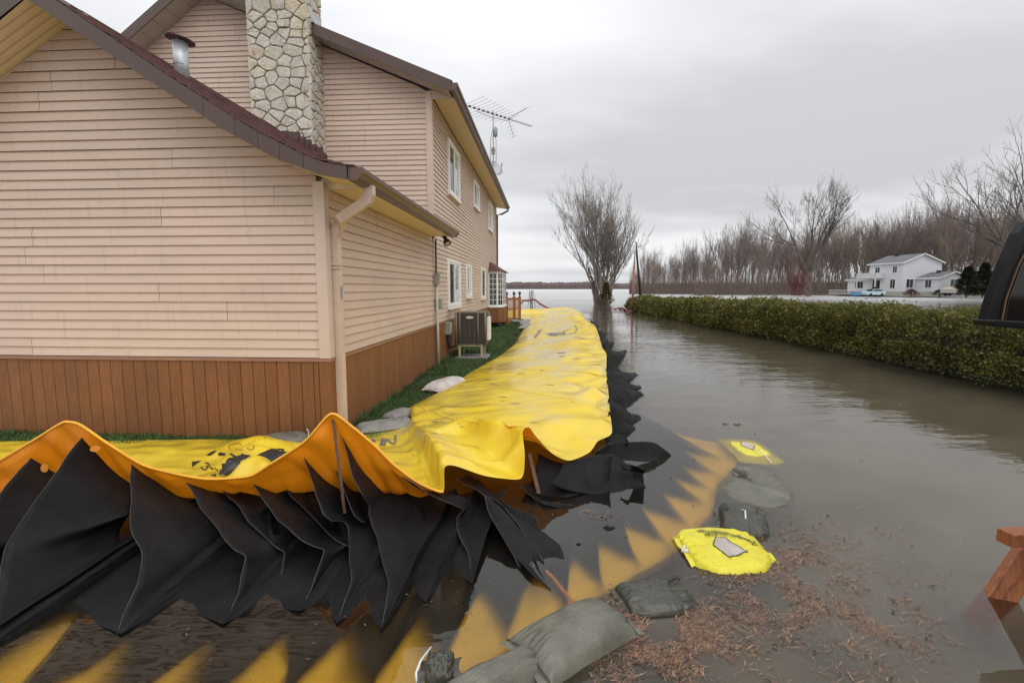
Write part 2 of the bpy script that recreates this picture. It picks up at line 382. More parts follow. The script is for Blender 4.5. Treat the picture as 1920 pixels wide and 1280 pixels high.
cutsu = [-2.8, -0.98, -0.66, -0.42, -0.2, 0.05, 0.5]
for a, b in zip(cutsu, cutsu[1:]):
    us = sorted({a + 0.002, b - 0.002, *[q[0] for q in UND + TOP if a < q[0] < b]})
    vs = []; fs = []
    for u in us:
        zl, zh = lin(UND, u), lin(TOP, u) - 0.012
        vs += [(u, RV0 - 0.012, zl - 0.01), (u, RV0 - 0.012, zh), (u, RV0 + 0.01, zl - 0.01), (u, RV0 + 0.01, zh)]
    for i in range(len(us) - 1):
        p, q = 4 * i, 4 * i + 4
        fs += [(p, q, q + 1, p + 1), (p + 2, p + 3, q + 3, q + 2), (p, p + 2, q + 2, q), (p + 1, q + 1, q + 3, p + 3)]
    fs += [(0, 1, 3, 2), (4 * len(us) - 4, 4 * len(us) - 2, 4 * len(us) - 1, 4 * len(us) - 3)]
    mesh_obj('rake_fascia', vs, fs, M('fascia'), roof)
mesh_obj('rake_fascia', [(-2.8, RV0 - 0.01, 4.79), (-2.8, RV0 - 0.01, 4.97), (-6.1, RV0 - 0.01, 2.97), (-6.1, RV0 - 0.01, 2.8)], [(0, 1, 2, 3)], M('fascia'), roof)
vs = []
for u, z in UND[:-1] + [(0.5, 2.95)]: vs += [(u, RV0 + 0.01, z), (u, 0.0, z)]
mesh_obj('rake_soffit', vs, grid_faces(len(vs) // 2, 2), M('soffit'), roof)
mesh_obj('rake_soffit', [(-2.8, RV0, 4.785), (-2.8, 0.0, 4.785), (-6.0, 0.0, 2.72), (-6.0, RV0, 2.72)], [(0, 1, 2, 3)], M('soffit'), roof)
mesh_obj('eave_soffit', [(0.03, 0.02, 2.965), (0.52, 0.02, 2.945), (0.52, V2 - 0.3, 2.945), (0.03, V2 - 0.3, 2.965)], [(0, 1, 2, 3)], M('soffit'), roof)
trim('soffit_end_panel', (0.0, 0.5, 0.0, 0.018, 2.94, 3.06), M('soffit'), roof)
trim('eave_fascia', (0.505, 0.525, RV0, V2 - 0.3, 2.93, 3.07), M('fascia'), roof)
GP = [(0.527, 2.93), (0.60, 2.93), (0.612, 2.96), (0.63, 2.985), (0.66, 3.01), (0.665, 3.05), (0.655, 3.055), (0.645, 3.02), (0.60, 2.97), (0.59, 2.945), (0.54, 2.945), (0.535, 3.06), (0.527, 3.06)]
def gutter(parent, du, dz, v0, v1, mat):
    g = MB().prism([(u + du, v0, z + dz) for u, z in GP], (0, v1 - v0, 0)).build('gutter', mat, parent)
    for v in (v0 - 0.004, v1): MB().prism([(u + du, v, z + dz) for u, z in ((0.527, 2.928), (0.60, 2.928), (0.667, 3.0), (0.667, 3.056), (0.527, 3.06))], (0, 0.004, 0)).build('gutter_end_cap', mat, g)
    return g
gutter(roof, 0, 0, RV0, V2 - 0.35, M('gutter'))
# downspout with two ribbed elbows
a = plane_uv(690, 366, 'u', 0.57); b = plane_uv(622, 455, 'u', 0.06)
va, vb = a[1], 0.145
path = [Vector((0.59, va, 2.95)), Vector((0.59, va, 2.86)), Vector((0.565, va, 2.80)), Vector((0.51, va - 0.005, 2.76)), Vector((0.20, (va + vb) / 2, 2.62)), Vector((0.13, vb, 2.57)), Vector((0.085, vb, 2.50)), Vector((0.075, vb, 2.42)), Vector((0.075, vb, 0.10))]
m = MB(); m.tube(path, 0.062, 4, sq=(0.95, 1.15)); dsp = m.build('downspout', M('pvc_pipe'), house)
m = MB()
for t in range(9):
    for (p, q) in ((path[0], path[3]), (path[4], path[7])):
        pass
for zc in (2.1, 2.06): m.box(0.018, 0.135, vb - 0.062, vb + 0.062, zc, zc + 0.02)
for i in range(7):
    f = i / 6
    for A0, B0, C0 in ((path[1], path[2], path[3]), (path[5], path[6], path[7])):
        p = A0.lerp(B0, f).lerp(B0.lerp(C0, f), f); d = (B0.lerp(C0, f) - A0.lerp(B0, f)).normalized()
        m.tube([p - d * 0.006, p + d * 0.006], 0.067, 4, sq=(0.95, 1.15))
tag(m.build('elbow_ribs', M('pvc_pipe'), dsp), kind='stuff')
MB().box(0.136, 0.139, vb - 0.02, vb + 0.04, 1.72, 1.86).build('sticker', M('galvanised'), dsp)
# vent pipe on the wing roof
pb = plane_uv(341, 150, 'v', 0.75); ub = -1.86
uu, zz_ = pb[0], lin(TOP, pb[0])
vp = MB().tube([(uu, 0.75, zz_ - 0.05), (uu + 0.01, 0.75, zz_ + 0.40)], 0.085, 18).build('vent_pipe', M('galvanised'), roof, True)
MB().tube([(uu, 0.75, zz_ + 0.11), (uu, 0.75, zz_ + 0.125)], 0.088, 18).build('pipe_seam', M('aluminium_dark'), vp)
mt = Matrix.Translation((uu + 0.01, 0.75, zz_ + 0.42)) @ Matrix.Rotation(R_(9), 4, 'Y')
MB().lathe([(0.165, 0.0), (0.17, 0.012), (0.05, 0.035), (0.0, 0.038)], 20, mt).build('rain_cap', M('fascia'), vp)
m = MB()
for t in range(4): m.bar((uu + 0.08 * math.cos(t * 1.57 + .4), 0.75 + 0.08 * math.sin(t * 1.57 + .4), zz_ + 0.38), (uu + 0.08 * math.cos(t * 1.57 + .4), 0.75 + 0.08 * math.sin(t * 1.57 + .4), zz_ + 0.44), 0.012)
m.build('cap_strut', M('galvanised'), vp)
# ---- roof of the two-storey part
T2 = [(-4.93, 8.40), (0.55, 6.12)]
G0, G1 = V2 - 0.48, V3 + 0.4
def s2(u): return 8.40 - (u + 4.93) * (8.40 - 6.12) / 5.48
up = mesh_obj('main_roof', [(-4.93, G0, 8.40), (0.58, G0, s2(0.58)), (0.58, G1, s2(0.58)), (-4.93, G1, 8.40), (-8.9, G0, 5.58), (-8.9, G1, 5.58), (-4.93, G0, 8.37), (0.58, G0, s2(0.58) - 0.03), (0.58, G1, s2(0.58) - 0.03)], [(0, 1, 2, 3), (0, 3, 5, 4), (1, 7, 8, 2), (0, 6, 7, 1)], M('shingle'), house)
def rakeboard(name, p0, p1, hgt, v, mat, th=0.022):
    (u0, z0), (u1, z1) = p0, p1
    return MB().prism([(u0, v, z0), (u1, v, z1), (u1, v, z1 - hgt), (u0, v, z0 - hgt)], (0, th, 0)).build(name, mat, up)
rakeboard('rake_fascia', (-4.93, 8.38), (0.56, s2(0.56) - 0.02), 0.21, G0 - 0.012, M('fascia'))
rakeboard('rake_fascia', (-4.93, 8.38), (-8.9, 5.56), 0.23, G0 - 0.012, M('fascia'))
simple('soffit_grey', (0.40, 0.36, 0.30), 0.5, 0.08, 5)
def soff(name, u0, z0, u1, z1, v0, v1, wd, parent):      # soffit made of separate panels along u
    L = abs(u1 - u0); n = max(1, int(L / wd))
    for i in range(n):
        f0, f1 = i / n, (i + 1) / n - 0.005 / L
        p = lambda f: (u0 + (u1 - u0) * f, z0 + (z1 - z0) * f)
        (a0, b0), (a1, b1) = p(f0), p(f1)
        mesh_obj(name, [(a0, v0, b0), (a1, v0, b1), (a1, v1, b1), (a0, v1, b0)], [(0, 1, 2, 3)], M('soffit_grey'), parent)
soff('soffit_panel', -4.93, 8.19, 0.5, s2(0.5) - 0.21, G0, V2 - 0.02, 0.30, up)
soff('soffit_panel', -4.93, 8.16, -8.9, 5.34, G0, V2 - 0.02, 0.30, up)
mesh_obj('eave_soffit', [(0.03, V2 - 0.02, 6.02), (0.55, V2 - 0.02, 5.94), (0.55, G1, 5.94), (0.03, G1, 6.02)], [(0, 1, 2, 3)], M('soffit'), up)
trim('soffit_end_panel', (0.0, 0.54, V2 - 0.02, V2, 5.92, 6.1), M('trim_beige'), up)
trim('eave_fascia', (0.54, 0.56, G0, G1, 5.93, 6.1), M('fascia'), up)
gutter(up, 0.035, 3.0, G0, G1, M('gutter'))
MB().tube([(0.62, G1 - 0.12, 5.95), (0.62, G1 - 0.12, 5.85), (0.3, G1 - 0.2, 5.66), (0.08, V3 - 0.02, 5.6), (0.07, V3 - 0.02, 0.2)], 0.05, 4).build('downspout', M('gutter'), house)
# ---- stone chimney
CH_V, CH_L, CH_R = 4.82, -3.68, -2.36
chim = MB().box(CH_L + 0.03, CH_R - 0.03, CH_V + 0.03, V2, 4.0, 9.6).build('chimney', M('mortar'), house)
def clip(poly, n, d):        # keep the side where p.n <= d
    out = []
    for i in range(len(poly)):
        a, b = poly[i], poly[(i + 1) % len(poly)]; da, db = a.dot(n) - d, b.dot(n) - d
        if da <= 0: out.append(a)
        if da * db < 0: out.append(a + (b - a) * (da / (da - db)))
    return out
def rubble(w0, w1, z0, z1, step, seed, place, depth):
    r = random.Random(seed); pts = []; row = 0; z = z0 + step * 0.3
    while z < z1:
        x = w0 + (0.5 if row % 2 else 0.05) * step * 1.3
        hh = step * r.uniform(0.55, 0.95)
        while x < w1 + step * 0.3:
            pts.append(Vector((x + r.uniform(-0.25, 0.25) * step, z + r.uniform(-0.28, 0.28) * step))); x += step * r.uniform(0.8, 1.7)
        z += hh; row += 1
    sx = 0.8
    for i, p in enumerate(pts):
        poly = [Vector((w0, z0)), Vector((w1, z0)), Vector((w1, z1)), Vector((w0, z1))]
        for j, q in enumerate(pts):
            if i == j or (q - p).length > step * 4: continue
            d = Vector(((q - p).x * sx, (q - p).y)); mid = (p + q) / 2
            n = Vector((d.x * sx, d.y))
            if n.length < 1e-6: continue
            poly = clip(poly, n.normalized(), mid.dot(n.normalized()))
            if len(poly) < 3: break
        if len(poly) < 3: continue
        c = sum(poly, Vector((0, 0))) / len(poly)
        ar = abs(sum(poly[k].x * poly[(k + 1) % len(poly)].y - poly[k].y * poly[(k + 1) % len(poly)].x for k in range(len(poly)))) / 2
        if ar < 0.002: continue
        # subdivide the outline, wobble it, give it a rough face
        rimp = []
        for k in range(len(poly)):
            a, b = poly[k], poly[(k + 1) % len(poly)]
            for f in (0.0, 0.5):
                q = a.lerp(b, f); q = q + (c - q) * (0.012 / max((c - q).length, 0.03)) + (c - q) * (0.04 if f == 0 else 0.0)
                rimp.append(q + Vector((r.uniform(-1, 1), r.uniform(-1, 1))) * 0.006)
        n = len(rimp); vs = []; dd = depth * r.uniform(0.75, 1.25); tx, ty = r.uniform(-0.06, 0.06), r.uniform(-0.06, 0.06)
        for q in rimp: vs.append(place(q.x, q.y, -0.02))
        for q in rimp: vs.append(place(q.x, q.y, dd * 0.82 + (q - c).x * tx + (q - c).y * ty))
        for q in rimp:
            s = c.lerp(q, 0.86); vs.append(place(s.x, s.y, dd + (s - c).x * tx + (s - c).y * ty + r.uniform(-0.006, 0.006)))
        vs.append(place(c.x, c.y, dd + r.uniform(-0.004, 0.008)))
        fs = [(k, (k + 1) % n, n + (k + 1) % n, n + k) for k in range(n)] + [(n + k, n + (k + 1) % n, 2 * n + (k + 1) % n, 2 * n + k) for k in range(n)] + [(2 * n + k, 2 * n + (k + 1) % n, 3 * n) for k in range(n)]
        mesh_obj('stone', vs, fs, M('stone'), chim)
rubble(CH_L, CH_R, 4.55, 8.6, 0.25, 5, lambda x, y, o: (x, CH_V + 0.03 - o, y), 0.036)
rubble(CH_V - 0.005, V2, 4.55, 8.6, 0.20, 8, lambda x, y, o: (CH_R - 0.03 + o, x, y), 0.04)
# stepped flashing at the chimney foot
m = MB()
for i in range(7):
    u = -3.0 + i * 0.12; zt = lin(TOP, u)
    m.box(u - 0.005, u + 0.14, CH_V - 0.075, CH_V + 0.0, zt - 0.15, zt + 0.13 - 0.02 * (i % 2))
for i in range(5): m.box(CH_R - 0.02, CH_R + 0.035, CH_V - 0.07 + i * 0.13, CH_V + 0.07 + i * 0.13, lin(TOP, CH_R) - 0.2, lin(TOP, CH_R) + 0.10)
m.build('flashing', M('flashing'), chim)
m = MB().prism([(-3.1, CH_V - 0.11, lin(TOP, -2.8) + 0.02), (CH_R + 0.16, CH_V - 0.11, lin(TOP, CH_R + 0.16) + 0.02), (CH_R + 0.16, CH_V - 0.05, lin(TOP, CH_R + 0.16) + 0.07), (-3.1, CH_V - 0.05, lin(TOP, -2.8) + 0.09)], (0, 0.02, 0)).build('flashing', M('flashing'), chim)
trim('flashing', (CH_R - 0.03, CH_R + 0.075, CH_V + 0.1, CH_V + 0.4, s2(CH_R) - 0.02, s2(CH_R) + 0.15), M('galvanised'), chim)
# ---- windows on the long side wall
def window(v0, v1, z0, z1, lights=2, parent=lw, u=0.02, grid=None, leader=True):
    cs = 0.075
    fr = MB().box(u, u + 0.06, v0, v0 + cs, z0, z1).box(u, u + 0.06, v1 - cs, v1, z0, z1).box(u, u + 0.06, v0 + cs, v1 - cs, z1 - cs, z1).box(u, u + 0.07, v0 - 0.02, v1 + 0.02, z0 - 0.03, z0 + cs).build('window', M('white_frame'), parent)
    iw = (v1 - v0 - 2 * cs) / lights
    for i in range(lights):
        a, b = v0 + cs + i * iw, v0 + cs + (i + 1) * iw; s = 0.05
        MB().box(u, u + 0.045, a, a + s, z0 + cs, z1 - cs).box(u, u + 0.045, b - s, b, z0 + cs, z1 - cs).box(u, u + 0.045, a + s, b - s, z1 - cs - s, z1 - cs).box(u, u + 0.045, a + s, b - s, z0 + cs, z0 + cs + s).build('sash', M('white_frame'), fr)
        mesh_obj('pane', [(u + 0.022, a + s, z0 + cs + s), (u + 0.022, b - s, z0 + cs + s), (u + 0.022, b - s, z1 - cs - s), (u + 0.022, a + s, z1 - cs - s)], [(0, 1, 2, 3)], M('pane' if i == 0 else 'curtain'), fr)
    trim('sill_trim', (u, u + 0.09, v0 - 0.04, v1 + 0.04, z0 - 0.05, z0 - 0.031), M('trim_beige'), fr)
    return fr
window(7.2, 8.8, 4.28, 5.64); window(11.75, 13.1, 4.70, 5.62); window(16.3, 17.9, 4.45, 5.66)
window(6.98, 8.72, 1.33, 2.60); window(9.95, 10.95, 1.55, 2.62); window(13.65, 14.9, 1.42, 2.66, 1)
# ---- bay window near the far end
BV0, BV1, BU = 16.3, 19.3, 0.62
bay = mesh_obj('bay_window', [(0.0, BV0, 0.30), (0.42, BV0 + 0.1, 0.30), (BU, BV0 + 0.5, 0.30), (BU, BV1 - 0.5, 0.30), (0.42, BV1 - 0.1, 0.30), (0.0, BV1, 0.30), (0.0, BV0, 2.62), (0.42, BV0 + 0.1, 2.62), (BU, BV0 + 0.5, 2.62), (BU, BV1 - 0.5, 2.62), (0.42, BV1 - 0.1, 2.62), (0.0, BV1, 2.62)],
               [(0, 1, 7, 6), (1, 2, 8, 7), (2, 3, 9, 8), (3, 4, 10, 9), (4, 5, 11, 10)], M('white_frame'), house)
bp = [Vector((0.42, BV0 + 0.1, 0)), Vector((BU, BV0 + 0.5, 0)), Vector((BU, BV1 - 0.5, 0))]
def bayface(p, q, n, rows, cols):
    d = (q - p); L = d.length; d.normalize(); nn = Vector((d.y, -d.x, 0))
    for i in range(n):
        a, b = p + d * (L * i / n + 0.05), p + d * (L * (i + 1) / n - 0.05)
        mesh_obj('pane', [a + nn * 0.006 + Vector((0, 0, 1.10)), b + nn * 0.006 + Vector((0, 0, 1.10)), b + nn * 0.006 + Vector((0, 0, 2.50)), a + nn * 0.006 + Vector((0, 0, 2.50))], [(0, 1, 2, 3)], M('pane'), bay)
        m = MB()
        for r_ in range(1, rows): 
            zq = 1.1 + 1.4 * r_ / rows; m.bar(a + nn * 0.012 + Vector((0, 0, zq)), b + nn * 0.012 + Vector((0, 0, zq)), 0.014, 0.02)
        for c_ in range(1, cols):
            x = a.lerp(b, c_ / cols); m.bar(x + nn * 0.012 + Vector((0, 0, 1.1)), x + nn * 0.012 + Vector((0, 0, 2.5)), 0.02, 0.014)
        m.build('muntin', M('white_frame'), bay)
bayface(Vector((0.02, BV0, 0)), bp[0], 1, 6, 2); bayface(bp[0], bp[1], 1, 6, 2); bayface(bp[1], bp[2], 3, 6, 2)
MB().prism([(0, BV0 - 0.05, 0.98), (0.45, BV0 + 0.05, 0.98), (BU + 0.05, BV0 + 0.47, 0.98), (BU + 0.05, BV1 - 0.47, 0.98), (0.45, BV1 - 0.05, 0.98), (0, BV1 + 0.05, 0.98)], (0, 0, 0.06)).build('sill', M('white_frame'), bay)
MB().prism([(0.0, BV0, 0.3), (0.43, BV0 + 0.1, 0.3), (BU + 0.012, BV0 + 0.5, 0.3), (BU + 0.012, BV1 - 0.5, 0.3), (0.43, BV1 - 0.1, 0.3), (0, BV1, 0.3)], (0, 0, 0.678)).build('bay_skirt', M('skirt_back'), bay)
for a, b in ((Vector((0.03, BV0 - 0.006, 0)), Vector((0.43, BV0 + 0.09, 0))), (Vector((0.44, BV0 + 0.1, 0)), Vector((BU + 0.02, BV0 + 0.5, 0))), (Vector((BU + 0.025, BV0 + 0.5, 0)), Vector((BU + 0.025, BV1 - 0.5, 0)))):
    L = (b - a).length; n = max(2, round(L / 0.15)); d = (b - a) / n
    for i in range(n):
        MB().bar(a + d * (i + 0.5) + Vector((0, 0, 0.3)), a + d * (i + 0.5) + Vector((0, 0, 0.975)), 0.02, L / n - 0.012).build('skirt_board', M('skirt'), bay) if abs(d.x) < 1e-3 else MB().prism([a + d * i + Vector((0, 0, 0.3)), a + d * (i + 0.93) + Vector((0, 0, 0.3)), a + d * (i + 0.93) + Vector((-0.02, 0.02, 0.3)), a + d * i + Vector((-0.02, 0.02, 0.3))], (0, 0, 0.675)).build('skirt_board', M('skirt'), bay)
e_ = 0.14
mesh_obj('bay_roof', [(0, BV0 - e_, 2.60), (0.48, BV0 - e_ + .1, 2.60), (BU + e_, BV0 + 0.42, 2.60), (BU + e_, BV1 - 0.42, 2.60), (0.48, BV1 + e_ - .1, 2.60), (0, BV1 + e_, 2.60), (0, BV0 + 0.5, 3.06), (0, BV1 - 0.5, 3.06)], [(0, 1, 6), (1, 2, 6), (2, 3, 7, 6), (3, 4, 7), (4, 5, 7), (5, 4, 3, 2, 1, 0)], M('shingle'), bay)
# ---- conduit, boxes and flood light on the wall
cv = V2 + 0.02
cdt = MB().tube([(0.07, cv, 2.93), (0.07, cv, 2.05)], 0.022, 8).build('conduit', M('gutter'), house, True)
MB().tube([(0.075, cv, 2.1), (0.075, cv, 1.25), (0.09, cv - 0.03, 0.95), (0.09, cv - 0.03, 0.06)], 0.034, 10).build('conduit', M('conduit'), house, True)
MB().box(0.03, 0.15, cv - 0.07, cv + 0.07, 1.92, 2.18).build('junction_box', M('grey_box'), house)
MB().box(0.03, 0.17, cv + 0.02, cv + 0.2, 1.36, 1.60).build('junction_box', M('grey_box'), house)
bx = plane_uv(838, 618, 'u', 0.05); 
db = MB().box(0.03, 0.16, bx[1] - 0.13, bx[1] + 0.13, 0.68, 0.99).build('disconnect_box', M('grey_box'), house)
MB().box(0.16, 0.172, bx[1] - 0.11, bx[1] + 0.11, 0.72, 0.98).build('box_lid', M('conduit'), db)
simple('black_cable', (0.012, 0.012, 0.013), 0.45)
MB().tube([(0.08, bx[1], 0.68), (0.08, bx[1], 0.46), (0.09, bx[1] + 0.02, 0.34), (0.2, bx[1] + 0.3, 0.33), (0.3, bx[1] + 0.7, 0.40), (0.36, bx[1] + 0.95, 0.52), (0.36, bx[1] + 1.0, 0.62)], 0.024, 8).build('cable', M('black_cable'), house, True)
fl = plane_uv(827, 452, 'u', 0.36)
fm = Matrix.Translation((0.40, V2 - 0.42, 2.86)) @ Matrix.Rotation(R_(155), 4, 'X') @ Matrix.Rotation(R_(25), 4, 'Y')
flood = MB().lathe([(0.035, -0.09), (0.045, -0.03), (0.065, 0.0), (0.085, 0.06), (0.085, 0.09), (0.07, 0.09), (0.06, 0.05)], 16, fm).build('flood_light', M('black_cable'), house, True)
MB().tube([(0.33, V2 - 0.42, 2.945), (0.36, V2 - 0.42, 2.92), (0.40, V2 - 0.42, 2.90)], 0.03, 8).build('lamp_bracket', M('black_cable'), flood)
MB().lathe([(0.068, 0.07), (0.06, 0.084), (0.0, 0.088)], 16, fm).build('lens', M('dish_grey'), flood)
# ================================================================== GROUND, WATER, LAWN
k = NT('water')
t = k.t; pos = k.n('ShaderNodeNewGeometry').outputs['Position']
w1 = k.noise(k.coord('World', (0.35, 1.0, 1), (0, 0, 0.25)), 2.1, 3, 0.55)
w2 = k.noise(k.coord('World', (0.5, 1.3, 1), (0, 0, -0.35)), 7.0, 2, 0.5)
w3 = k.noise(k.coord('World', (0.12, 0.5, 1), (0, 0, 0.1)), 0.5, 3, 0.6)
hsum = k.n('ShaderNodeMath', operation='MULTIPLY_ADD'); k.l(w2, hsum.inputs[0]); hsum.inputs[1].default_value = 0.35; k.l(w1, hsum.inputs[2])
sp = k.n('ShaderNodeSeparateXYZ'); k.l(pos, sp.inputs[0])
c1_ = k.mr(sp.outputs[1], 3.6, 13.0, 0.045, 0.24); c2_ = k.mr(sp.outputs[1], 30, 75, 0.0, 0.78); cadd = k.n('ShaderNodeMath', operation='ADD'); k.l(c1_, cadd.inputs[0]); k.l(c2_, cadd.inputs[1]); calm = cadd.outputs[0]
gust = k.mr(w3, 0.35, 0.65, 0.35, 1.0)
st = k.n('ShaderNodeMath', operation='MULTIPLY'); k.l(calm, st.inputs[0]); k.l(gust, st.inputs[1])
bmp = k.n('ShaderNodeBump'); bmp.inputs['Distance'].default_value = 0.12; k.l(st.outputs[0], bmp.inputs['Strength']); k.l(hsum.outputs[0], bmp.inputs['Height'])
fr = k.n('ShaderNodeFresnel'); fr.inputs['IOR'].default_value = 1.46; k.l(bmp.outputs[0], fr.inputs['Normal'])
gl = k.n('ShaderNodeBsdfGlossy'); k.l(k.mr(sp.outputs[1], 35, 90, 0.015, 0.38), gl.inputs['Roughness']); gl.inputs['Color'].default_value = (0.97, 0.97, 0.97, 1); k.l(bmp.outputs[0], gl.inputs['Normal'])
tr0 = k.n('ShaderNodeBsdfTransparent'); tr0.inputs['Color'].default_value = (0.90, 0.84, 0.74, 1)
rfr = k.n('ShaderNodeBsdfRefraction'); rfr.inputs['Color'].default_value = (0.90, 0.84, 0.74, 1); rfr.inputs['Roughness'].default_value = 0.42; rfr.inputs['IOR'].default_value = 1.12
tr = k.n('ShaderNodeMixShader'); tr.inputs[0].default_value = 0.82; k.l(tr0.outputs[0], tr.inputs[1]); k.l(rfr.outputs[0], tr.inputs[2])
df = k.n('ShaderNodeBsdfDiffuse'); df.inputs['Color'].default_value = (0.07, 0.062, 0.05, 1)
mx = k.n('ShaderNodeMixShader'); mx.inputs[0].default_value = 0.10; k.l(tr.outputs[0], mx.inputs[1]); k.l(df.outputs[0], mx.inputs[2])
mo = k.n('ShaderNodeMixShader'); k.l(fr.outputs[0], mo.inputs[0]); k.l(mx.outputs[0], mo.inputs[1]); k.l(gl.outputs[0], mo.inputs[2])
k.l(mo.outputs[0], k.o.inputs['Surface'])
tag(mesh_obj('flood_water', [(-2500, -40, 0), (2500, -40, 0), (2500, 4200, 0), (-2500, 4200, 0)], [(0, 1, 2, 3)], M('water')), kind='structure')
simple('mud', (0.215, 0.20, 0.175), 0.9, 0.3, 1.5)
tag(mesh_obj('lake_bed', [(-2600, -45, -0.42), (2600, -45, -0.42), (2600, 4300, -0.42), (-2600, 4300, -0.42)], [(0, 1, 2, 3)], M('mud')), kind='structure')
k = NT('lawn'); co = k.coord('World'); g1 = k.noise(co, 6, 4); g2 = k.noise(co, 60, 3)
c = k.ramp(g1, [(0.3, (0.022, 0.045, 0.012)), (0.55, (0.04, 0.075, 0.018)), (0.75, (0.075, 0.085, 0.03))])
k.col(k.mix(c, k.mr(g2, 0.3, 0.7, 0.5, 1.4), 1.0, 'MULTIPLY')); k.rough(0.9); k.bump(g2, 0.8, 0.03)
# lawn strip between the house wall and the dam (slightly above the flood level)
def lawn_edge(v): return max(0.55, 0.45 + 0.15 * v) if v < 2 else 1.6
vs = []; nu, nv = 24, 90
for i in range(nv):
    v = -0.75 + 29.0 * i / (nv - 1)
    for j in range(nu):
        u = -0.05 + 1.75 * j / (nu - 1); p = hw(u, v, 0)
        vs.append((p.x, p.y, LZ + 0.02 * nz(p, 1.1, 3) - 0.05 * max(0, (u - 1.2) / 0.5) - (0.12 * max(0, (-v - 0.35) / 0.4))))
la = mesh_obj('lawn', vs, grid_faces(nv, nu, True), M('lawn'), None, True); tag(la, kind='structure')
vs = []
for i in range(60):
    u = -7.0 + 7.1 * i / 59
    for j in range(12):
        v = -0.75 + 0.8 * j / 11; p = hw(u, v, 0); vs.append((p.x, p.y, LZ + 0.015 * nz(p, 1.3, 5) - 0.10 * max(0, (-v - 0.35) / 0.4)))
tag(mesh_obj('lawn', vs, grid_faces(60, 12, True), M('lawn'), None, True), kind='structure')
simple('blade', (0.055, 0.105, 0.024), 0.7, 0.45, 3, kind='World'); simple('dry_blade', (0.20, 0.15, 0.07), 0.8, 0.3, 5, kind='World')
def grass(name, region, n, mat, h0, h1, seed, lab):
    r = random.Random(seed); vs = []; fs = []
    for _ in range(n):
        p, ok = region(r)
        if not ok: continue
        hgt = r.uniform(h0, h1) * (0.6 + 0.8 * max(0, 0.5 + nz(p, 2.2, 9))); a = r.uniform(0, 6.28); w_ = 0.0035 + p.y * 0.00022
        dx, dy = math.cos(a) * w_, math.sin(a) * w_; b = r.uniform(0, 6.28); le = hgt * r.uniform(0.2, 0.9)
        n0 = len(vs); mx_ = p + Vector((math.cos(b) * le * 0.35, math.sin(b) * le * 0.35, hgt * 0.6)); tp = p + Vector((math.cos(b) * le, math.sin(b) * le, hgt))
        vs += [(p.x - dx, p.y - dy, p.z), (p.x + dx, p.y + dy, p.z), (mx_.x + dx * .7, mx_.y + dy * .7, mx_.z), (mx_.x - dx * .7, mx_.y - dy * .7, mx_.z), tuple(tp)]
        fs += [(n0, n0 + 1, n0 + 2, n0 + 3), (n0 + 3, n0 + 2, n0 + 4)]
    o = mesh_obj(name, vs, fs, M(mat)); tag(o, lab, 'grass', kind='stuff')
def strip(r):
    v = 24 * r.random() ** 1.7 - 0.2; u = r.uniform(0.04, 1.55); p = hw(u, v, LZ - 0.01); return p, True
def frontstrip(r):
    u = -5.0 + 5.2 * r.random(); v = r.uniform(-0.45, -0.02); return hw(u, v, LZ - 0.005), True
def edge(r):
    v = 17 * r.random() ** 1.5; return hw(0.045 + abs(r.gauss(0, 0.05)), v, LZ - 0.01), True
grass('grass', strip, 42000, 'blade', 0.03, 0.075, 1, 'short green lawn grass growing between house and yellow dam')
grass('dry_grass', strip, 5000, 'dry_blade', 0.015, 0.05, 2, 'dry tan grass stalks among the lawn beside the house')
grass('grass_fringe', frontstrip, 9000, 'blade', 0.03, 0.08, 3, 'strip of grass along the foot of the front wall')
grass('tall_grass', edge, 2600, 'blade', 0.05, 0.13, 4, 'taller grass tufts growing against the side skirting')
# ================================================================== THE FLOOD DAM
k = NT('yellow_vinyl'); co = k.coord('World'); g1 = k.noise(co, 1.4, 4); g2 = k.noise(k.coord('World', (0.5, 2.2, 1)), 3.0, 5, 0.6); g3 = k.noise(co, 34, 3); geo = k.n('ShaderNodeNewGeometry')
c = k.ramp(g1, [(0.3, (0.89, 0.625, 0.032)), (0.6, (0.93, 0.69, 0.045)), (0.8, (0.94, 0.73, 0.08))])
dirt = k.mr(g2, 0.60, 0.80, 0.0, 0.42); c = k.mix(c, (0.40, 0.27, 0.06), dirt)
scf = k.noise(k.coord('World', (0.6, 7, 1)), 3.1, 4, 0.7); c = k.mix(c, (0.16, 0.13, 0.08), k.mr(scf, 0.69, 0.74, 0, 0.5))
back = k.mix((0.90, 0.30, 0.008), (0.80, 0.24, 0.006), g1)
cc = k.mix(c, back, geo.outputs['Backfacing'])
k.col(cc); wet = k.mr(k.noise(co, 0.9, 3), 0.42, 0.62, 0.16, 0.46); k.rough(wet)
rd = k.n('ShaderNodeTexNoise', noise_type='RIDGED_MULTIFRACTAL'); rd.inputs['Scale'].default_value = 1.5; rd.inputs['Detail'].default_value = 3.5; k.l(k.coord('World', (0.7, 2.4, 1), (0, 0, 0.15)), rd.inputs[0])
rd2 = k.n('ShaderNodeTexNoise', noise_type='RIDGED_MULTIFRACTAL'); rd2.inputs['Scale'].default_value = 2.6; rd2.inputs['Detail'].default_value = 3; k.l(k.coord('World', (1, 1, 1), (0, 0, 0.8)), rd2.inputs[0])
k.bump(k.mix(k.mix(rd.outputs[0], rd2.outputs[0], 0.45), g3, 0.05), 0.9, 0.06)
k.b.inputs['Specular IOR Level'].default_value = 0.5
wetm = k.mr(k.noise(k.coord('World', (0.8, 0.45, 1)), 1.1, 3, 0.5), 0.46, 0.60, 0.0, 1.0); k.l(wetm, k.b.inputs['Coat Weight']); k.b.inputs['Coat Roughness'].default_value = 0.09
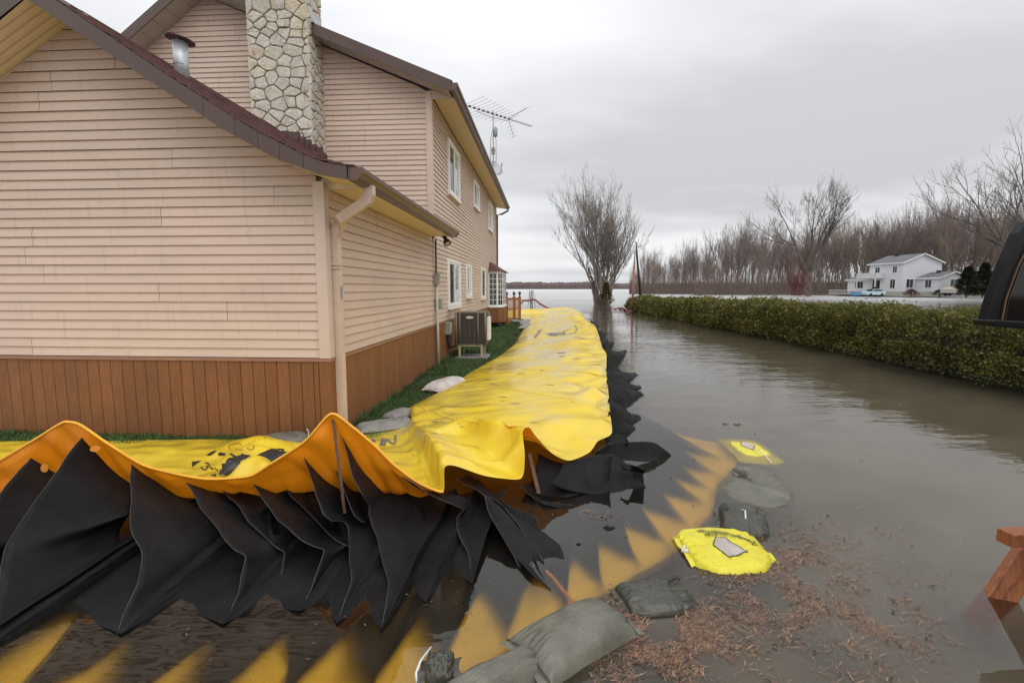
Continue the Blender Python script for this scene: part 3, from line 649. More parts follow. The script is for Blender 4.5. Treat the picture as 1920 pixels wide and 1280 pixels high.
wb = k.n('ShaderNodeTexNoise'); wb.inputs['Scale'].default_value = 2.2; wb.inputs['Detail'].default_value = 4; k.l(k.coord('World', (1.2, 6.5, 1)), wb.inputs[0]); wbb = k.n('ShaderNodeBump'); wbb.inputs['Strength'].default_value = 0.5; wbb.inputs['Distance'].default_value = 0.03; k.l(wb.outputs[0], wbb.inputs['Height']); k.l(wbb.outputs[0], k.b.inputs['Coat Normal'])
tl = k.n('ShaderNodeBsdfTranslucent'); tl.inputs[0].default_value = (0.95, 0.33, 0.01, 1)
ms = k.n('ShaderNodeMixShader'); ms.inputs[0].default_value = 0.22; k.l(k.b.outputs[0], ms.inputs[1]); k.l(tl.outputs[0], ms.inputs[2]); k.l(ms.outputs[0], k.o.inputs['Surface'])
simple('eyelet_orange', (0.56, 0.19, 0.008), 0.6, 0.1, 4); simple('hem_orange', (0.80, 0.37, 0.025), 0.5, 0.15, 4, kind='World')
k = NT('black_vinyl'); co = k.coord('World'); g1 = k.noise(co, 3.0, 5, 0.6); g2 = k.noise(co, 70, 3, 0.7); g3 = k.noise(co, 16, 4)
c = k.ramp(g1, [(0.3, (0.007, 0.007, 0.008)), (0.7, (0.014, 0.014, 0.015))]); c = k.mix(c, (0.10, 0.085, 0.07), k.mr(g2, 0.66, 0.78, 0, 0.5))
k.col(c); k.b.inputs['Specular IOR Level'].default_value = 0.13; k.rough(k.mr(g3, 0.3, 0.7, 0.42, 0.66)); k.bump(k.mix(g1, g2, 0.25), 0.3, 0.02)
k = NT('black_vinyl_hole'); k.col((0.014, 0.014, 0.015)); k.rough(0.5)
simple('seam_grey', (0.10, 0.095, 0.09), 0.6, 0.4, 30, kind='World')
simple('print_black', (0.018, 0.014, 0.014), 0.5, 0.3, 8); simple('print_brown', (0.30, 0.10, 0.02), 0.5); simple('print_grey', (0.13, 0.12, 0.12), 0.55, 0.3, 20)
k = NT('stake_wood'); g1 = k.noise(k.coord('World', (8, 8, 0.8)), 5, 5); k.col(k.ramp(g1, [(0.3, (0.075, 0.038, 0.022)), (0.7, (0.15, 0.082, 0.048))])); k.rough(0.8)
dam = empty('flood_dam', (0.2, 4.6, 0), 0, 'yellow and black water filled flood dam curving round the house', 'flood dam')
def dobj(o): o.parent = dam; o.matrix_parent_inverse = Matrix.Translation((-0.2, -4.6, 0)); return o
# stations along the rim: (rim x, y, distance or height, back x, y, type)
ST_ = [(-170, 965, 3.42, -260, 827, 'F'), (-85, 912, 3.5, -130, 827, 'F'), (0, 863, 3.56, 0, 827, 'F'), (67, 823, 3.6, 70, 826, 'F'), (112, 795, 3.6, 112, 826, 'F'), (126, 791, 3.6, 130, 826, 'F'), (151, 797, 3.6, 160, 826, 'F'), (201, 831, 3.6, 215, 826, 'F'), (269, 872, 3.6, 280, 825, 'F'), (336, 890, 3.6, 350, 824, 'F'), (386, 898, 3.6, 400, 823, 'F'), (430, 897, 3.6, 440, 824, 'F'), (470, 892, 3.6, 480, 826, 'F'), (504, 872, 3.6, 510, 828, 'F'), (571, 828, 3.6, 570, 826, 'F'), (610, 784, 3.6, 600, 824, 'F'), (624, 776, 3.6, 615, 822, 'F'), (641, 785, 3.6, 630, 820, 'F'), (701, 834, 3.6, 665, 816, 'F'), (735, 868, 3.58, 690, 814, 'F'), (779, 902, 3.58, 720, 809, 'F'), (810, 917, 3.6, 745, 801, 'F'), (832, 920, 3.62, 762, 794, 'G'),
       (834, 876, 3.78, 768, 790, 'R'), (853, 873, 3.85, 770, 786, 'R'), (903, 890, 3.88, 769, 781, 'R'), (937, 896, 3.92, 767, 777, 'R'), (978, 896, 3.95, 764, 772, 'R'), (984, 854, 4.1, 762, 770, 'R'), (980, 809, 4.28, 762, 769, 'R'), (992, 801, 4.33, 763, 768, 'R'), (1006, 819, 4.3, 765, 766, 'R'), (1037, 851, 4.3, 768, 764, 'R'), (1068, 863, 4.35, 774, 760, 'R'), (1105, 848, 4.55, 785, 754, 'R'), (1121, 827, 4.75, 795, 749, 'R'), (1147, 812, 5.0, 808, 742, 'R'), (1144, 775, 5.8, 835, 729, 'R'), (1142, 748, 6.6, 858, 716, 'R'), (1139, 715, 7.7, 880, 699, 'R'), (1137, 694, 8.6, 905, 685, 'R'), (1137, 664, 10.0, 935, 668, 'R'), (1129, 650, 11.2, 952, 656, 'R'), (1124, 632, 13.6, 968, 642, 'R'), (1115, 610, 18.0, 980, 620, 'R'), (1097, 597, 22.0, 988, 606, 'R'), (1087, 583, 26.5, 984, 600, 'R'), (1068, 577, 29.5, 974, 597, 'R'), (1035, 578, 31.0, 966, 596, 'R'), (985, 579, 31.5, 956, 596, 'R'), (930, 580, 31.5, 925, 596, 'R')]
NET = []
for i, (x, y, q, bx_, by_, ty) in enumerate(ST_):
    r0 = PX(x, y, q); b0 = Pz(bx_, by_, 0.085)
    if ty == 'F':
        bk = (b0 - r0); bk.z = 0; bk.normalize()
        p1 = r0 + bk * 0.10 + Vector((0, 0, -(r0.z - 0.14) * 0.45)); p2 = r0 + bk * 0.26; p2.z = 0.16
        p3 = r0.lerp(b0, 0.40); p3.z = 0.125; p4 = r0.lerp(b0, 0.72); p4.z = 0.12
        NET.append([r0, p1, p2, p3, p4, b0])
    elif ty == 'G':
        p = [r0.lerp(b0, f) for f in (0, 0.1, 0.25, 0.5, 0.8, 1)]; 
        for a_, z_ in zip(p[1:5], (0.20, 0.16, 0.20, 0.17)): a_.z = z_
        NET.append(p)
    else:
        p = [r0.lerp(b0, f) for f in (0, 0.12, 0.3, 0.55, 0.85, 1)]
        zc = min(r0.z, 0.48)
        p[1].z = r0.z + 0.02 if r0.z < 0.45 else r0.z - 0.03
        p[2].z = max(0.31, zc - 0.02); p[3].z = 0.27; p[4].z = 0.19
        NET.append(p)
NS = len(NET)
def dam_base(t, s, tight=0.25):         # t: station 0..NS-1, s: 0 rim .. 1 back edge
    i = max(0, min(int(t), NS - 2)); rows = []
    for c_ in range(6):
        rows.append(spline([NET[j][c_] for j in range(max(i - 1, 0), min(i + 3, NS))], t - max(i - 1, 0), tight))
    return spline(rows, s * 5, 0.15)
def dam_bump(t, s, p):
    R = min(1, max(0, (t - 21.5) / 2)); ends = min(1, s * 6) * min(1, (1 - s) * 7)
    h = 0.0
    if R > 0:
        near = max(0, 1 - abs(t - 28) / 9)
        q = Vector((p.x, p.y, 0))
        h += R * ends * 0.085 * near * (0.35 - abs(nz(Vector((q.x * 0.7 + q.y * 0.5, q.y * 1.3 - q.x * 0.6, 0)), 2.0, 4)) ** 0.7) * 1.5          # soft rounded folds at the bend
        h += R * ends * 0.05 * near * (abs(nz(q + Vector((0.3 * nz(q, 3, 1), 0, 0)), 2.4, 8)) - 0.2)
        wr = nz(Vector((p.x * 0.55 + p.y * 0.15, p.y * 3.4, 0)), 1.0, 2)             # creases across the tube
        h += R * ends * 0.020 * (0.5 - abs(wr)) * (0.4 + s)
        h += R * max(0, 1 - s / 0.5) * min(1, s * 9) * 0.10 * (0.5 - abs(nz(Vector((p.x * 0.9, p.y * 0.62 + p.x * 0.5, 0)), 1.2, 6)) * 2)
        h += R * max(0, 1 - s / 0.4) * min(1, s * 9) * 0.045 * nz(Vector((p.x * 1.4, p.y * 1.7 - p.x, 0)), 1.5, 16)
        ph = p.y * 1.15 + 0.9 * nz(Vector((p.x, p.y * 0.4, 0)), 1.3, 31) + s * 1.6; tri = abs((ph % 1.0) - 0.5) * 2          # sharp pleats running in from the rim
        h += R * max(0, 1 - s / 0.45) * min(1, s * 8) * 0.11 * (tri - 0.5) * (0.6 + 0.8 * nz(Vector((p.x, p.y, 0)), 0.8, 41))
        ph = p.y * 2.9 + 1.2 * nz(Vector((p.x * 0.8, p.y * 0.5, 0)), 1.1, 51); tri = abs((ph % 1.0) - 0.5) * 2
        h += R * ends * 0.012 * (tri ** 3 - 0.3) * max(0, 0.4 + nz(Vector((p.x, p.y, 0)), 1.7, 61))
    else:
        h += ends * 0.012 * nz(p, 5, 3) * (1 if s < 0.3 else 2.0)
        if s < 0.42: h += min(1, s * 12) * 0.045 * (0.4 - abs(nz(Vector((p.x * 2.6 + p.z * 1.2, 0, p.z * 0.7)), 1.5, 27)) * 2.0)
        if s > 0.4: h += 0.035 * (0.4 - abs(nz(Vector((p.x * 0.8, p.y * 3.0, 0)), 1.6, 7))) * min(1, (1 - s) * 7)
        # rumpled heap of slack sheet near x pixel 380..570
        hx = math.exp(-((t - 12.3) / 1.5) ** 2) * max(0, min(1, (s - 0.38) / 0.12)) * min(1, (1 - s) * 5)
        h += hx * (0.15 + 0.16 * (0.5 - abs(nz(p, 3.1, 12))))
    return h
def dam_pt(t, s):
    p = dam_base(t, s); e = 0.02
    du = dam_base(min(t + e, NS - 1), s) - dam_base(max(t - e, 0), s); dv = dam_base(t, min(s + e, 1)) - dam_base(t, max(s - e, 0))
    n = du.cross(dv)
    if n.length > 1e-9: n.normalize()
    if s > 0.35 and n.z < 0: n = -n
    if s > 0.35: n = (n + Vector((0, 0, 1))).normalized()
    return p + n * dam_bump(t, s, p), n
vs = []; SUBS = 70; uvs = []; TL = [0.0]
while TL[-1] < NS - 1.001:
    p_, q_ = dam_base(TL[-1], 0.15), dam_base(min(TL[-1] + 0.02, NS - 1), 0.15); sp0 = max((q_ - p_).length / 0.02, 0.05)
    q2 = dam_base(min(TL[-1] + 0.02, NS - 1), 0.0); sp0 = max(sp0, (q2 - dam_base(TL[-1], 0.0)).length / 0.02)
    TL.append(min(NS - 1, TL[-1] + min(0.12, max(0.008, (0.012 + 0.0042 * max(0, p_.y - 3)) / sp0))))
NTT = len(TL)
for t_ in TL:
    for j in range(SUBS):
        s_ = j / (SUBS - 1); p, _ = dam_pt(t_, s_); vs.append(p); uvs.append((t_, s_))
iT = lambda tt: next(i for i, q in enumerate(TL) if q >= tt - 1e-6)
flap = dobj(mesh_obj('top_flap', vs, grid_faces(NTT, SUBS, True), M('yellow_vinyl'), None, True, uvs))
rimpts = [vs[i * SUBS] for i in range(NTT)]
dobj(MB().tube([p + Vector((0, 0, 0.001)) for p in rimpts[:iT(22)]], 0.011, 6).build('rim_hem', M('hem_orange'), None, True))
simple('seam_yellow', (0.86, 0.58, 0.05), 0.35, 0.1, 3, kind='World')
for tq in (31.2, 37.3, 39.4, 41.0, 42.6, 43.6, 44.6, 45.5):
    pts = [dam_pt(tq + 0.02 * math.sin(j * 0.4), 0.01 + 0.98 * j / 60) for j in range(61)]; a_ = [p + Vector((0, 0, 0.004)) for p, n in pts]
    dv_ = Vector((0.05, 1, 0)) * 0.018; vq = []
    for p in a_: vq += [p - dv_, p + dv_ + Vector((0, 0, 0.002))]
    dobj(mesh_obj('weld_seam', vq, grid_faces(61, 2, False), M('seam_yellow'), None, True))
# black ground edge under the lawn side of the sheet
vs2 = []
for i in range(iT(21), NTT, 3):
    p = vs[i * SUBS + SUBS - 1]; d = (p - vs[i * SUBS + SUBS - 6]); d.z = 0; d.normalize()
    vs2 += [p - d * 0.05 + Vector((0, 0, -0.006)), p + d * (0.03 + 0.02 * nz(p, 4, 1)) + Vector((0, 0, -0.02))]
dobj(mesh_obj('ground_edge', vs2, grid_faces(len(vs2) // 2, 2, True), M('black_vinyl'), None, True))
# ---- bottom sheet, seen through the water
BZ = -0.17
outer = [(-420, 1700), (200, 1560), (640, 1400), (890, 1258), (985, 1205), (1082, 1142), (1185, 1085), (1262, 1042), (1335, 962), (1345, 915), (1385, 882), (1425, 862), (1400, 850), (1350, 846), (1290, 842), (1230, 836)]
ob = [Pz(x, y, BZ) for x, y in outer]
inner = [Vector((-4.2, 4.0, BZ)), Vector((-3, 4.0, BZ)), Vector((-2, 4.0, BZ)), Vector((-1.2, 4.1, BZ)), Vector((-0.8, 4.1, BZ)), Vector((-0.5, 4.15, BZ)), Vector((-0.2, 4.2, BZ)), Vector((0.0, 4.4, BZ)), Vector((0.3, 4.6, BZ)), Vector((0.5, 4.9, BZ)), Vector((0.8, 5.2, BZ)), Vector((1.0, 5.6, BZ)), Vector((1.1, 6.2, BZ)), Vector((1.2, 7.2, BZ)), Vector((1.4, 9.5, BZ)), Vector((1.9, 12, BZ))]
vs = []; nu = 90; nv = 30
for i in range(nu):
    f = (len(ob) - 1) * i / (nu - 1)
    a, b = spline(ob, f, 0.3), spline(inner, f, 0.3)
    for j in range(nv):
        p = a.lerp(b, j / (nv - 1)); p.z = BZ + 0.02 * nz(p, 2.5, 4) - (0.05 if j == 0 else 0) + (0.012 if j in (1, 2) else 0) + 0.02 * (0.4 - abs(nz(Vector((p.x, p.y, 0)), 1.7, 21))); vs.append(p)
simple('ground_sheet', (0.80, 0.50, 0.035), 0.6, 0.15, 2, kind='World')
dobj(mesh_obj('bottom_sheet', vs, grid_faces(nu, nv), M('ground_sheet'), None, True))
# ---- black baffles. front edge F and back edge K as photo pixels with a distance (or a height below 1)
BAF = [
 ([(62, 849, 3.66), (30, 890, 3.5), (0, 926, 3.36), (-60, 990, 3.1), (-110, 1040, 2.9), (-115, 1090, 2.78), (-120, 1180, 0.0), (-130, 1240, -0.15)],
  [(165, 884, 3.95), (165, 905, 3.9), (165, 930, 3.85), (165, 950, 3.8), (165, 975, 3.7), (160, 1010, 3.5), (120, 1060, 0.0), (110, 1090, -0.15)]),
 ([(155, 822, 3.59), (105, 890, 3.35), (55, 955, 3.1), (10, 1015, 2.92), (3, 1060, 2.82), (-8, 1120, 2.65), (-30, 1215, 0.0), (-45, 1260, -0.15)],
  [(250, 905, 3.78), (250, 925, 3.72), (250, 945, 3.68), (250, 963, 3.6), (252, 985, 3.5), (252, 1015, 3.35), (255, 1045, 0.0), (255, 1070, -0.15)]),
 ([(247, 868, 3.56), (244, 930, 3.4), (248, 985, 3.22), (263, 1031, 3.08), (257, 1065, 2.98), (254, 1100, 2.85), (238, 1140, 2.65), (224, 1185, 0.0), (190, 1245, -0.12)],
  [(372, 938, 3.9), (385, 950, 3.85), (392, 962, 3.8), (395, 975, 3.72), (390, 990, 3.6), (375, 1010, 3.4), (340, 1040, 3.22), (305, 1072, 0.0), (290, 1100, -0.15)]),
 ([(347, 905, 3.62), (372, 942, 3.5), (400, 985, 3.35), (440, 1027, 3.15), (461, 1041, 3.08), (456, 1070, 2.98), (445, 1115, 2.8), (425, 1160, 0.0), (405, 1185, -0.12)],
  [(478, 938, 4.0), (500, 945, 3.95), (512, 955, 3.9), (510, 985, 3.6), (500, 1005, 3.45), (498, 1025, 3.3), (490, 1050, 3.15), (470, 1090, 0.0), (460, 1110, -0.15)]),
 ([(470, 902, 3.7), (490, 930, 3.6), (525, 975, 3.42), (565, 1012, 3.25), (590, 1023, 3.18), (612, 1028, 3.12), (600, 1060, 3.0), (582, 1100, 2.85), (556, 1142, 0.0), (545, 1160, -0.1)],
  [(560, 930, 4.0), (590, 935, 3.95), (615, 945, 3.85), (622, 975, 3.6), (622, 1000, 3.45), (620, 1020, 3.3), (615, 1050, 3.2), (605, 1085, 3.0), (580, 1125, 0.0), (575, 1145, -0.12)]),
 ([(567, 842, 3.74), (578, 880, 3.62), (592, 930, 3.48), (606, 965, 3.36), (622, 979, 3.3), (638, 976, 3.28), (648, 985, 3.2), (655, 1030, 3.05), (658, 1085, 2.85), (645, 1130, 2.68), (632, 1165, 0.0), (620, 1190, -0.1)],
  [(598, 876, 3.95), (612, 885, 3.97), (622, 895, 3.97), (634, 900, 3.97), (642, 905, 3.97), (652, 925, 3.9), (660, 950, 3.8), (680, 985, 3.6), (690, 1020, 3.4), (690, 1060, 3.15), (680, 1100, 0.0), (665, 1150, -0.1)]),
 ([(636, 806, 3.68), (648, 850, 3.6), (662, 895, 3.5), (682, 930, 3.38), (697, 946, 3.32), (695, 965, 3.25), (698, 990, 3.12), (714, 1030, 2.98), (724, 1085, 2.8), (723, 1140, 2.62), (718, 1178, 0.0), (712, 1200, -0.1)],
  [(690, 874, 4.0), (705, 885, 3.98), (720, 895, 3.95), (725, 905, 3.9), (725, 930, 3.75), (735, 960, 3.6), (750, 1000, 3.4), (760, 1040, 3.2), (760, 1080, 3.0), (752, 1120, 0.0), (740, 1150, -0.05), (735, 1180, -0.1)]),
 ([(706, 852, 3.76), (745, 886, 3.66), (800, 922, 3.52), (850, 944, 3.4), (870, 953, 3.35), (857, 968, 3.28), (860, 1000, 3.15), (875, 1035, 3.02), (886, 1085, 0.0), (886, 1110, -0.1)],
  [(735, 876, 4.0), (780, 905, 3.95), (830, 925, 3.9), (870, 930, 3.88), (885, 940, 3.8), (892, 960, 3.7), (900, 985, 3.5), (910, 1020, 3.3), (905, 1050, 0.0), (900, 1070, -0.1)]),
 ([(852, 890, 3.95), (868, 908, 3.8), (890, 918, 3.7), (908, 930, 3.6), (916, 958, 3.45), (935, 995, 3.28), (960, 1035, 3.1), (977, 1066, 0.0), (978, 1085, -0.1)],
  [(880, 890, 4.15), (905, 905, 4.0), (925, 922, 3.9), (935, 938, 3.78), (950, 965, 3.6), (972, 1000, 3.42), (990, 1025, 3.25), (1000, 1050, 0.0), (1000, 1070, -0.1)]),
 ([(909, 930, 3.62), (935, 950, 3.56), (968, 985, 3.42), (1000, 1020, 3.25), (1022, 1050, 3.08)],
  [(912, 950, 3.5), (938, 995, 3.3), (968, 1040, 3.08), (1000, 1080, 0.03), (1031, 1108, 0.0)]),
 ([(909, 928, 3.64), (937, 945, 3.62), (970, 978, 3.48), (1002, 1013, 3.3), (1023, 1050, 3.08)],
  [(914, 940, 3.95), (945, 968, 3.75), (978, 1005, 3.5), (1008, 1045, 0.02), (1030, 1100, 0.0)]),
 ([(912, 922, 3.9), (940, 938, 3.85), (970, 955, 3.75), (1004, 969, 3.66), (1005, 990, 3.58)],
  [(920, 955, 3.8), (945, 970, 3.7), (965, 978, 3.6), (985, 985, 0.0), (1000, 993, 0.0)]),
 ([(975, 905, 4.2), (985, 922, 4.1), (1005, 935, 4.0), (1050, 943, 3.95), (1080, 946, 3.93)],
  [(1000, 900, 4.4), (1005, 930, 4.05), (1020, 944, 3.9), (1055, 951, 3.88), (1078, 951, 3.88)]),
 ([(1056, 868, 0.22), (1105, 857, 0.22), (1152, 851, 0.20), (1180, 876, 0.11), (1215, 914, 0.0)],
  [(1030, 905, 0.12), (1062, 918, 0.05), (1100, 926, 0.0), (1150, 926, -0.01), (1205, 917, -0.01)]),
 ([(1010, 850, 4.5), (1040, 866, 4.45), (1070, 872, 4.42), (1100, 865, 4.44), (1140, 858, 4.45), (1150, 853, 4.42)],
  [(1000, 925, 0.0), (1030, 930, 0.0), (1060, 932, 0.0), (1090, 925, 0.0), (1120, 918, 0.0), (1145, 905, 0.02)]),
 ([(1118, 846, 0.26), (1150, 830, 0.22), (1190, 827, 0.20), (1226, 829, 0.16), (1245, 842, 0.08), (1259, 853, 0.0)],
  [(1112, 862, 0.16), (1145, 862, 0.10), (1180, 862, 0.05), (1215, 866, 0.0), (1238, 862, -0.01), (1254, 857, -0.01)]),
 ([(1125, 845, 4.8), (1140, 822, 5.05), (1160, 816, 5.12), (1175, 820, 5.1), (1182, 828, 5.0)],
  [(1120, 850, 4.9), (1138, 835, 4.98), (1155, 830, 5.0), (1168, 830, 5.0), (1180, 832, 4.95)]),
 ([(1165, 868, 4.45), (1180, 868, 4.42), (1195, 872, 4.38), (1206, 878, 4.33)], [(1170, 876, 4.38), (1182, 880, 4.32), (1195, 882, 0.0), (1205, 882, 0.0)]),
]
def widen(q, kp):
    if not 1 <= q <= 8: return kp
    n = len(kp); return [(x + (0 if i < n * 0.4 else 62 * min(1, (i - n * 0.4) / (n * 0.2))), y, z) for i, (x, y, z) in enumerate(kp)]
CREASE = {0: (4, 0.30, 0.20), 1: (3, 0.30, 0.24), 2: (3, 0.24, 0.16), 3: (4, 0.20, 0.14), 4: (5, 0.18, 0.12), 5: (5, 0.20, 0.14), 6: (4, 0.24, 0.16), 7: (4, 0.17, 0.12)}
def lift(q, pts, which):      # heights along an edge: from the rim down to the fold, then on to the water
    if q not in CREASE: return pts
    c, zf = CREASE[q][0], CREASE[q][1 + which]; z0 = PX(*pts[0]).z; w_ = next(i for i, p in enumerate(pts) if p[2] < 0.001); out = []
    for i, (x, y, z) in enumerate(pts):
        if i == 0 or i >= w_: out.append((x, y, z))
        elif i <= c: out.append((x, y, min(0.99, z0 + (zf - z0) * (i / c) ** 0.9)))
        else: out.append((x, y, zf * (1 - (i - c) / (w_ - c)) + 0.001))
    return out
def sheet(Fp, Kp, seed, nu=34, nv=16, sag=0.03, name='baffle', mat='black_vinyl', th=0.004, back=None):
    Fw = [PX(*q) for q in Fp]; Kw = [PX(*q) for q in Kp]; vs = []; uv = []
    if back is not None:          # below the fold the sheet stands upright and runs straight back into the mouth
        for i in range(back + 1, len(Fw)):
            g = min(1, (i - back) / 1.5); Kw[i] = Kw[i].lerp(Fw[i] + Vector((0.10, 0.75, 0.0)), g)
    for i in range(nu):
        f = (len(Fw) - 1) * i / (nu - 1); a, b = spline(Fw, f, 0.6), spline(Kw, f, 0.6)
        for j in range(nv):
            g = j / (nv - 1); p = a.lerp(b, g)
            p = p + Vector((0.028 * nz(p, 2.6, seed) + 0.006 * nz(p, 9, seed), 0.020 * nz(p, 2.9, seed + 5), -sag * math.sin(math.pi * g) + 0.018 * nz(p, 3.3, seed + 9) + 0.005 * nz(p, 10, seed)))
            vs.append(p); uv.append((i / (nu - 1), g))
    o = mesh_obj(name, vs, grid_faces(nu, nv), M(mat), None, True, uv)
    md = o.modifiers.new('thick', 'SOLIDIFY'); md.thickness = th; md.offset = 0
    ed = MB().tube([vs[i * nv] for i in range(nu)], 0.0013, 4).build('edge_binding', M('seam_grey'), o, True)
    return dobj(o)
for q, (fp, kp) in enumerate(BAF): sheet(lift(q, fp, 0), lift(q, widen(q, kp), 1), q * 3.3, back=CREASE[q][0] if q in CREASE else None)
for q in (3, 4, 5):        # the pleats between them, set back under the flap
    fp, kp = BAF[q]; o = sheet(lift(q, fp, 0), lift(q, widen(q, kp), 1), q * 5.1 + 2, back=CREASE[q][0]); o.location = Vector(o.location) + Vector((0.15, 0.10 if q in (2, 6) else 0.18, -0.16 if q in (2, 6) else -0.09))
# pleated black floor joining the baffles down to the waterline, added to hide reflections
RG = [(-170, 1290), (-35, 1222), (226, 1188), (420, 1170), (557, 1146), (634, 1167), (719, 1180), (800, 1130), (887, 1094)]
VL = [(-110, 1215), (115, 1138), (322, 1132), (490, 1130), (598, 1128), (680, 1135), (765, 1090), (845, 1062)]
cols = []
for i, (x, y) in enumerate(RG):
    cols.append((Pz(x, y, 0.012), 0.012, 0.15))
    if i < len(VL): cols.append((Pz(*VL[i], -0.012), -0.010, 0.085))
vs = []; nrw = 12; cw = []
for i in range(len(cols)):                     # two extra columns on each pleat side so that they can sag
    cw.append(cols[i])
    if i + 1 < len(cols):
        for f in (0.33, 0.67): cw.append((cols[i][0].lerp(cols[i + 1][0], f), cols[i][1] + (cols[i + 1][1] - cols[i][1]) * f - 0.006, cols[i][2] + (cols[i + 1][2] - cols[i][2]) * f - 0.008))
for p, z0, z1 in cw:
    for j in range(nrw):
        f = j / (nrw - 1); q = p + Vector((0.16 * f + 0.05 * f * f, (3.95 - p.y) * f, 0)); q.z = z0 + (z1 - z0) * f ** 0.8 + 0.014 * nz(q, 4.2, 6) * f + 0.006 * nz(q, 11, 2); q.x += 0.02 * nz(q, 3.1, 9); vs.append(q)
pf_ = mesh_obj('added_pleat_floor', vs, grid_faces(len(cw), nrw), M('black_vinyl'), None, False); md = pf_.modifiers.new('thick', 'SOLIDIFY'); md.thickness = 0.003; dobj(pf_)
# eyelet holes near the top of the first baffles: short orange rings behind which the flap shows
def hole(x, y, Y, rx, rz):
    c_ = PY(x, y, Y); n = (Vector((0, 0, H)) - c_).normalized(); a = n.cross(Vector((0, 0, 1))).normalized(); b = a.cross(n)
    pts = [c_ + n * 0.012 + a * rx * math.cos(t * 0.393) + b * rz * math.sin(t * 0.393) for t in range(16)]
    dobj(mesh_obj('eyelet_patch', pts, [tuple(range(16))], M('eyelet_orange')))
hole(83, 877, 3.60, 0.022, 0.033); hole(178, 841, 3.55, 0.030, 0.022)
# black liner added as painted darkness inside the mouth, under the orange strip
LB = [(-200, 1010), (-60, 960), (20, 935), (90, 915), (170, 905), (245, 905), (300, 915), (345, 930), (418, 940), (455, 935), (520, 930), (570, 925), (600, 905), (622, 900), (690, 890), (730, 895), (775, 912), (830, 930), (870, 915), (940, 912), (990, 905), (1040, 885), (1075, 880), (1120, 858)]
vs = []
for x, y in LB:
    p = PY(x, y, 4.02 if x < 850 else 4.3 + (x - 850) * 0.0018); vs += [p, Vector((p.x * 1.0, p.y - 0.02, -0.12))]
dobj(mesh_obj('shade_liner', vs, grid_faces(len(LB), 2), M('black_vinyl'), None))
# black panels of the right hand run: tents leaning out of the mouth into the water
def tent(x0, y0, d0, xt, yt, wd, seed):
    a = PY(x0, y0, d0); tip = Pz(xt, yt, 0.015); dv = Vector((0.05, 1, 0)).normalized(); vs = []; n = 9
    for i in range(n):
        f = i / (n - 1); rg = a.lerp(tip, f); rg.z = a.z * (1 - f) ** 1.15 + 0.03 * (1 - f) + 0.015 + 0.012 * nz(rg, 6, seed)
        wf = wd * (1 - 0.55 * f)
        for g, dz in ((-1.25, -1), (-0.75, 0.42), (-0.35, 0.78), (0, 1), (0.45, 0.7), (0.9, 0.35), (1.3, -1)):
            p = rg + dv * wf * g; p.z = rg.z * dz if dz > 0 else -0.06; p.x += 0.03 * nz(p, 4, seed + g); p.z += 0.02 * nz(p, 7, seed); vs.append(p)
    o = mesh_obj('baffle', vs, grid_faces(n, 7, True), M('black_vinyl'), None, False)
    md = o.modifiers.new('thick', 'SOLIDIFY'); md.thickness = 0.004; dobj(o)
tent(1140, 752, 6.35, 1200, 780, 0.35, 1); tent(1140, 778, 5.75, 1190, 800, 0.22, 2)
tent(1138, 716, 7.5, 1205, 736, 0.35, 3); tent(1137, 705, 8.1, 1201, 724, 0.25, 4); tent(1137, 695, 8.6, 1194, 699, 0.45, 5); tent(1137, 680, 9.2, 1187, 708, 0.3, 6)
tent(1136, 660, 10.4, 1174, 656, 0.6, 7); tent(1132, 650, 11.2, 1160, 668, 0.5, 8); tent(1126, 636, 13.2, 1150, 640, 0.7, 9); tent(1120, 620, 16, 1136, 622, 0.8, 10); tent(1108, 603, 19.5, 1122, 606, 0.9, 11)
# black points of the baffles lying on the bottom sheet under water
ZIG = [(-400, 1600), (-150, 1400), (0, 1232), (207, 1087), (43, 1280), (-10, 1350), (143, 1277), (230, 1187), (318, 1072), (250, 1167), (195, 1285), (150, 1385), (277, 1277), (370, 1208), (345, 1290), (330, 1365), (430, 1277), (517, 1195), (498, 1285), (485, 1355), (547, 1277), (635, 1165), (657, 1273), (672, 1325), (693, 1250), (722, 1190), (752, 1085), (793, 1213), (815, 1258), (827, 1233), (888, 1112), (943, 1204), (978, 1105), (1012, 1092), (1060, 1160), (1050, 1090), (1075, 1062), (1127, 1112), (1093, 1020), (1195, 1068), (1153, 993), (1244, 1026), (1202, 965), (1284, 990), (1244, 939), (1319, 955), (1265, 911), (1328, 927), (1286, 892), (1342, 900), (1292, 862), (1352, 872), (1250, 842), (1215, 838)]
zo = [Pz(x, y, BZ + 0.04) for x, y in ZIG]; vs = []; nzg = len(zo)
for i, p in enumerate(zo):
    q = spline(inner, (len(inner) - 1) * min(1, max(0, (i + 1) / nzg)) ** 1.0, 0.5).copy()
    q = Vector((min(q.x, 1.3), q.y, BZ + 0.04))
    for f in (0, 0.25, 0.5, 0.75, 1.0):
        r_ = p.lerp(q, f); r_.z += 0.012 * nz(r_, 4, 3); vs.append(r_)
out_ = []; fade = []
for i, p in enumerate(zo):
    a_, b_ = zo[max(i - 1, 0)], zo[min(i + 1, nzg - 1)]; tp = (vs[i * 5 + 1] - p); tp.z = 0
    e1, e2 = (p - a_), (b_ - p); e1.z = e2.z = 0; nn = Vector((0, 0, 0))
    for e_ in (e1, e2):
        if e_.length > 1e-6: q_ = Vector((-e_.y, e_.x, 0)).normalized(); q_ = q_; nn += q_
    if nn.length < 1e-3: nn = -tp
    nn.normalize(); nn = nn if nn.dot(Vector((0.45, -1, 0))) > 0 else -nn
    tipness = 1.0 if (p - vs[i * 5 + 4]).length > (a_ - vs[i * 5 + 4]).length else 0.5
    out_.append(p + nn * 0.10 * tipness)
vv = []; nr = 7
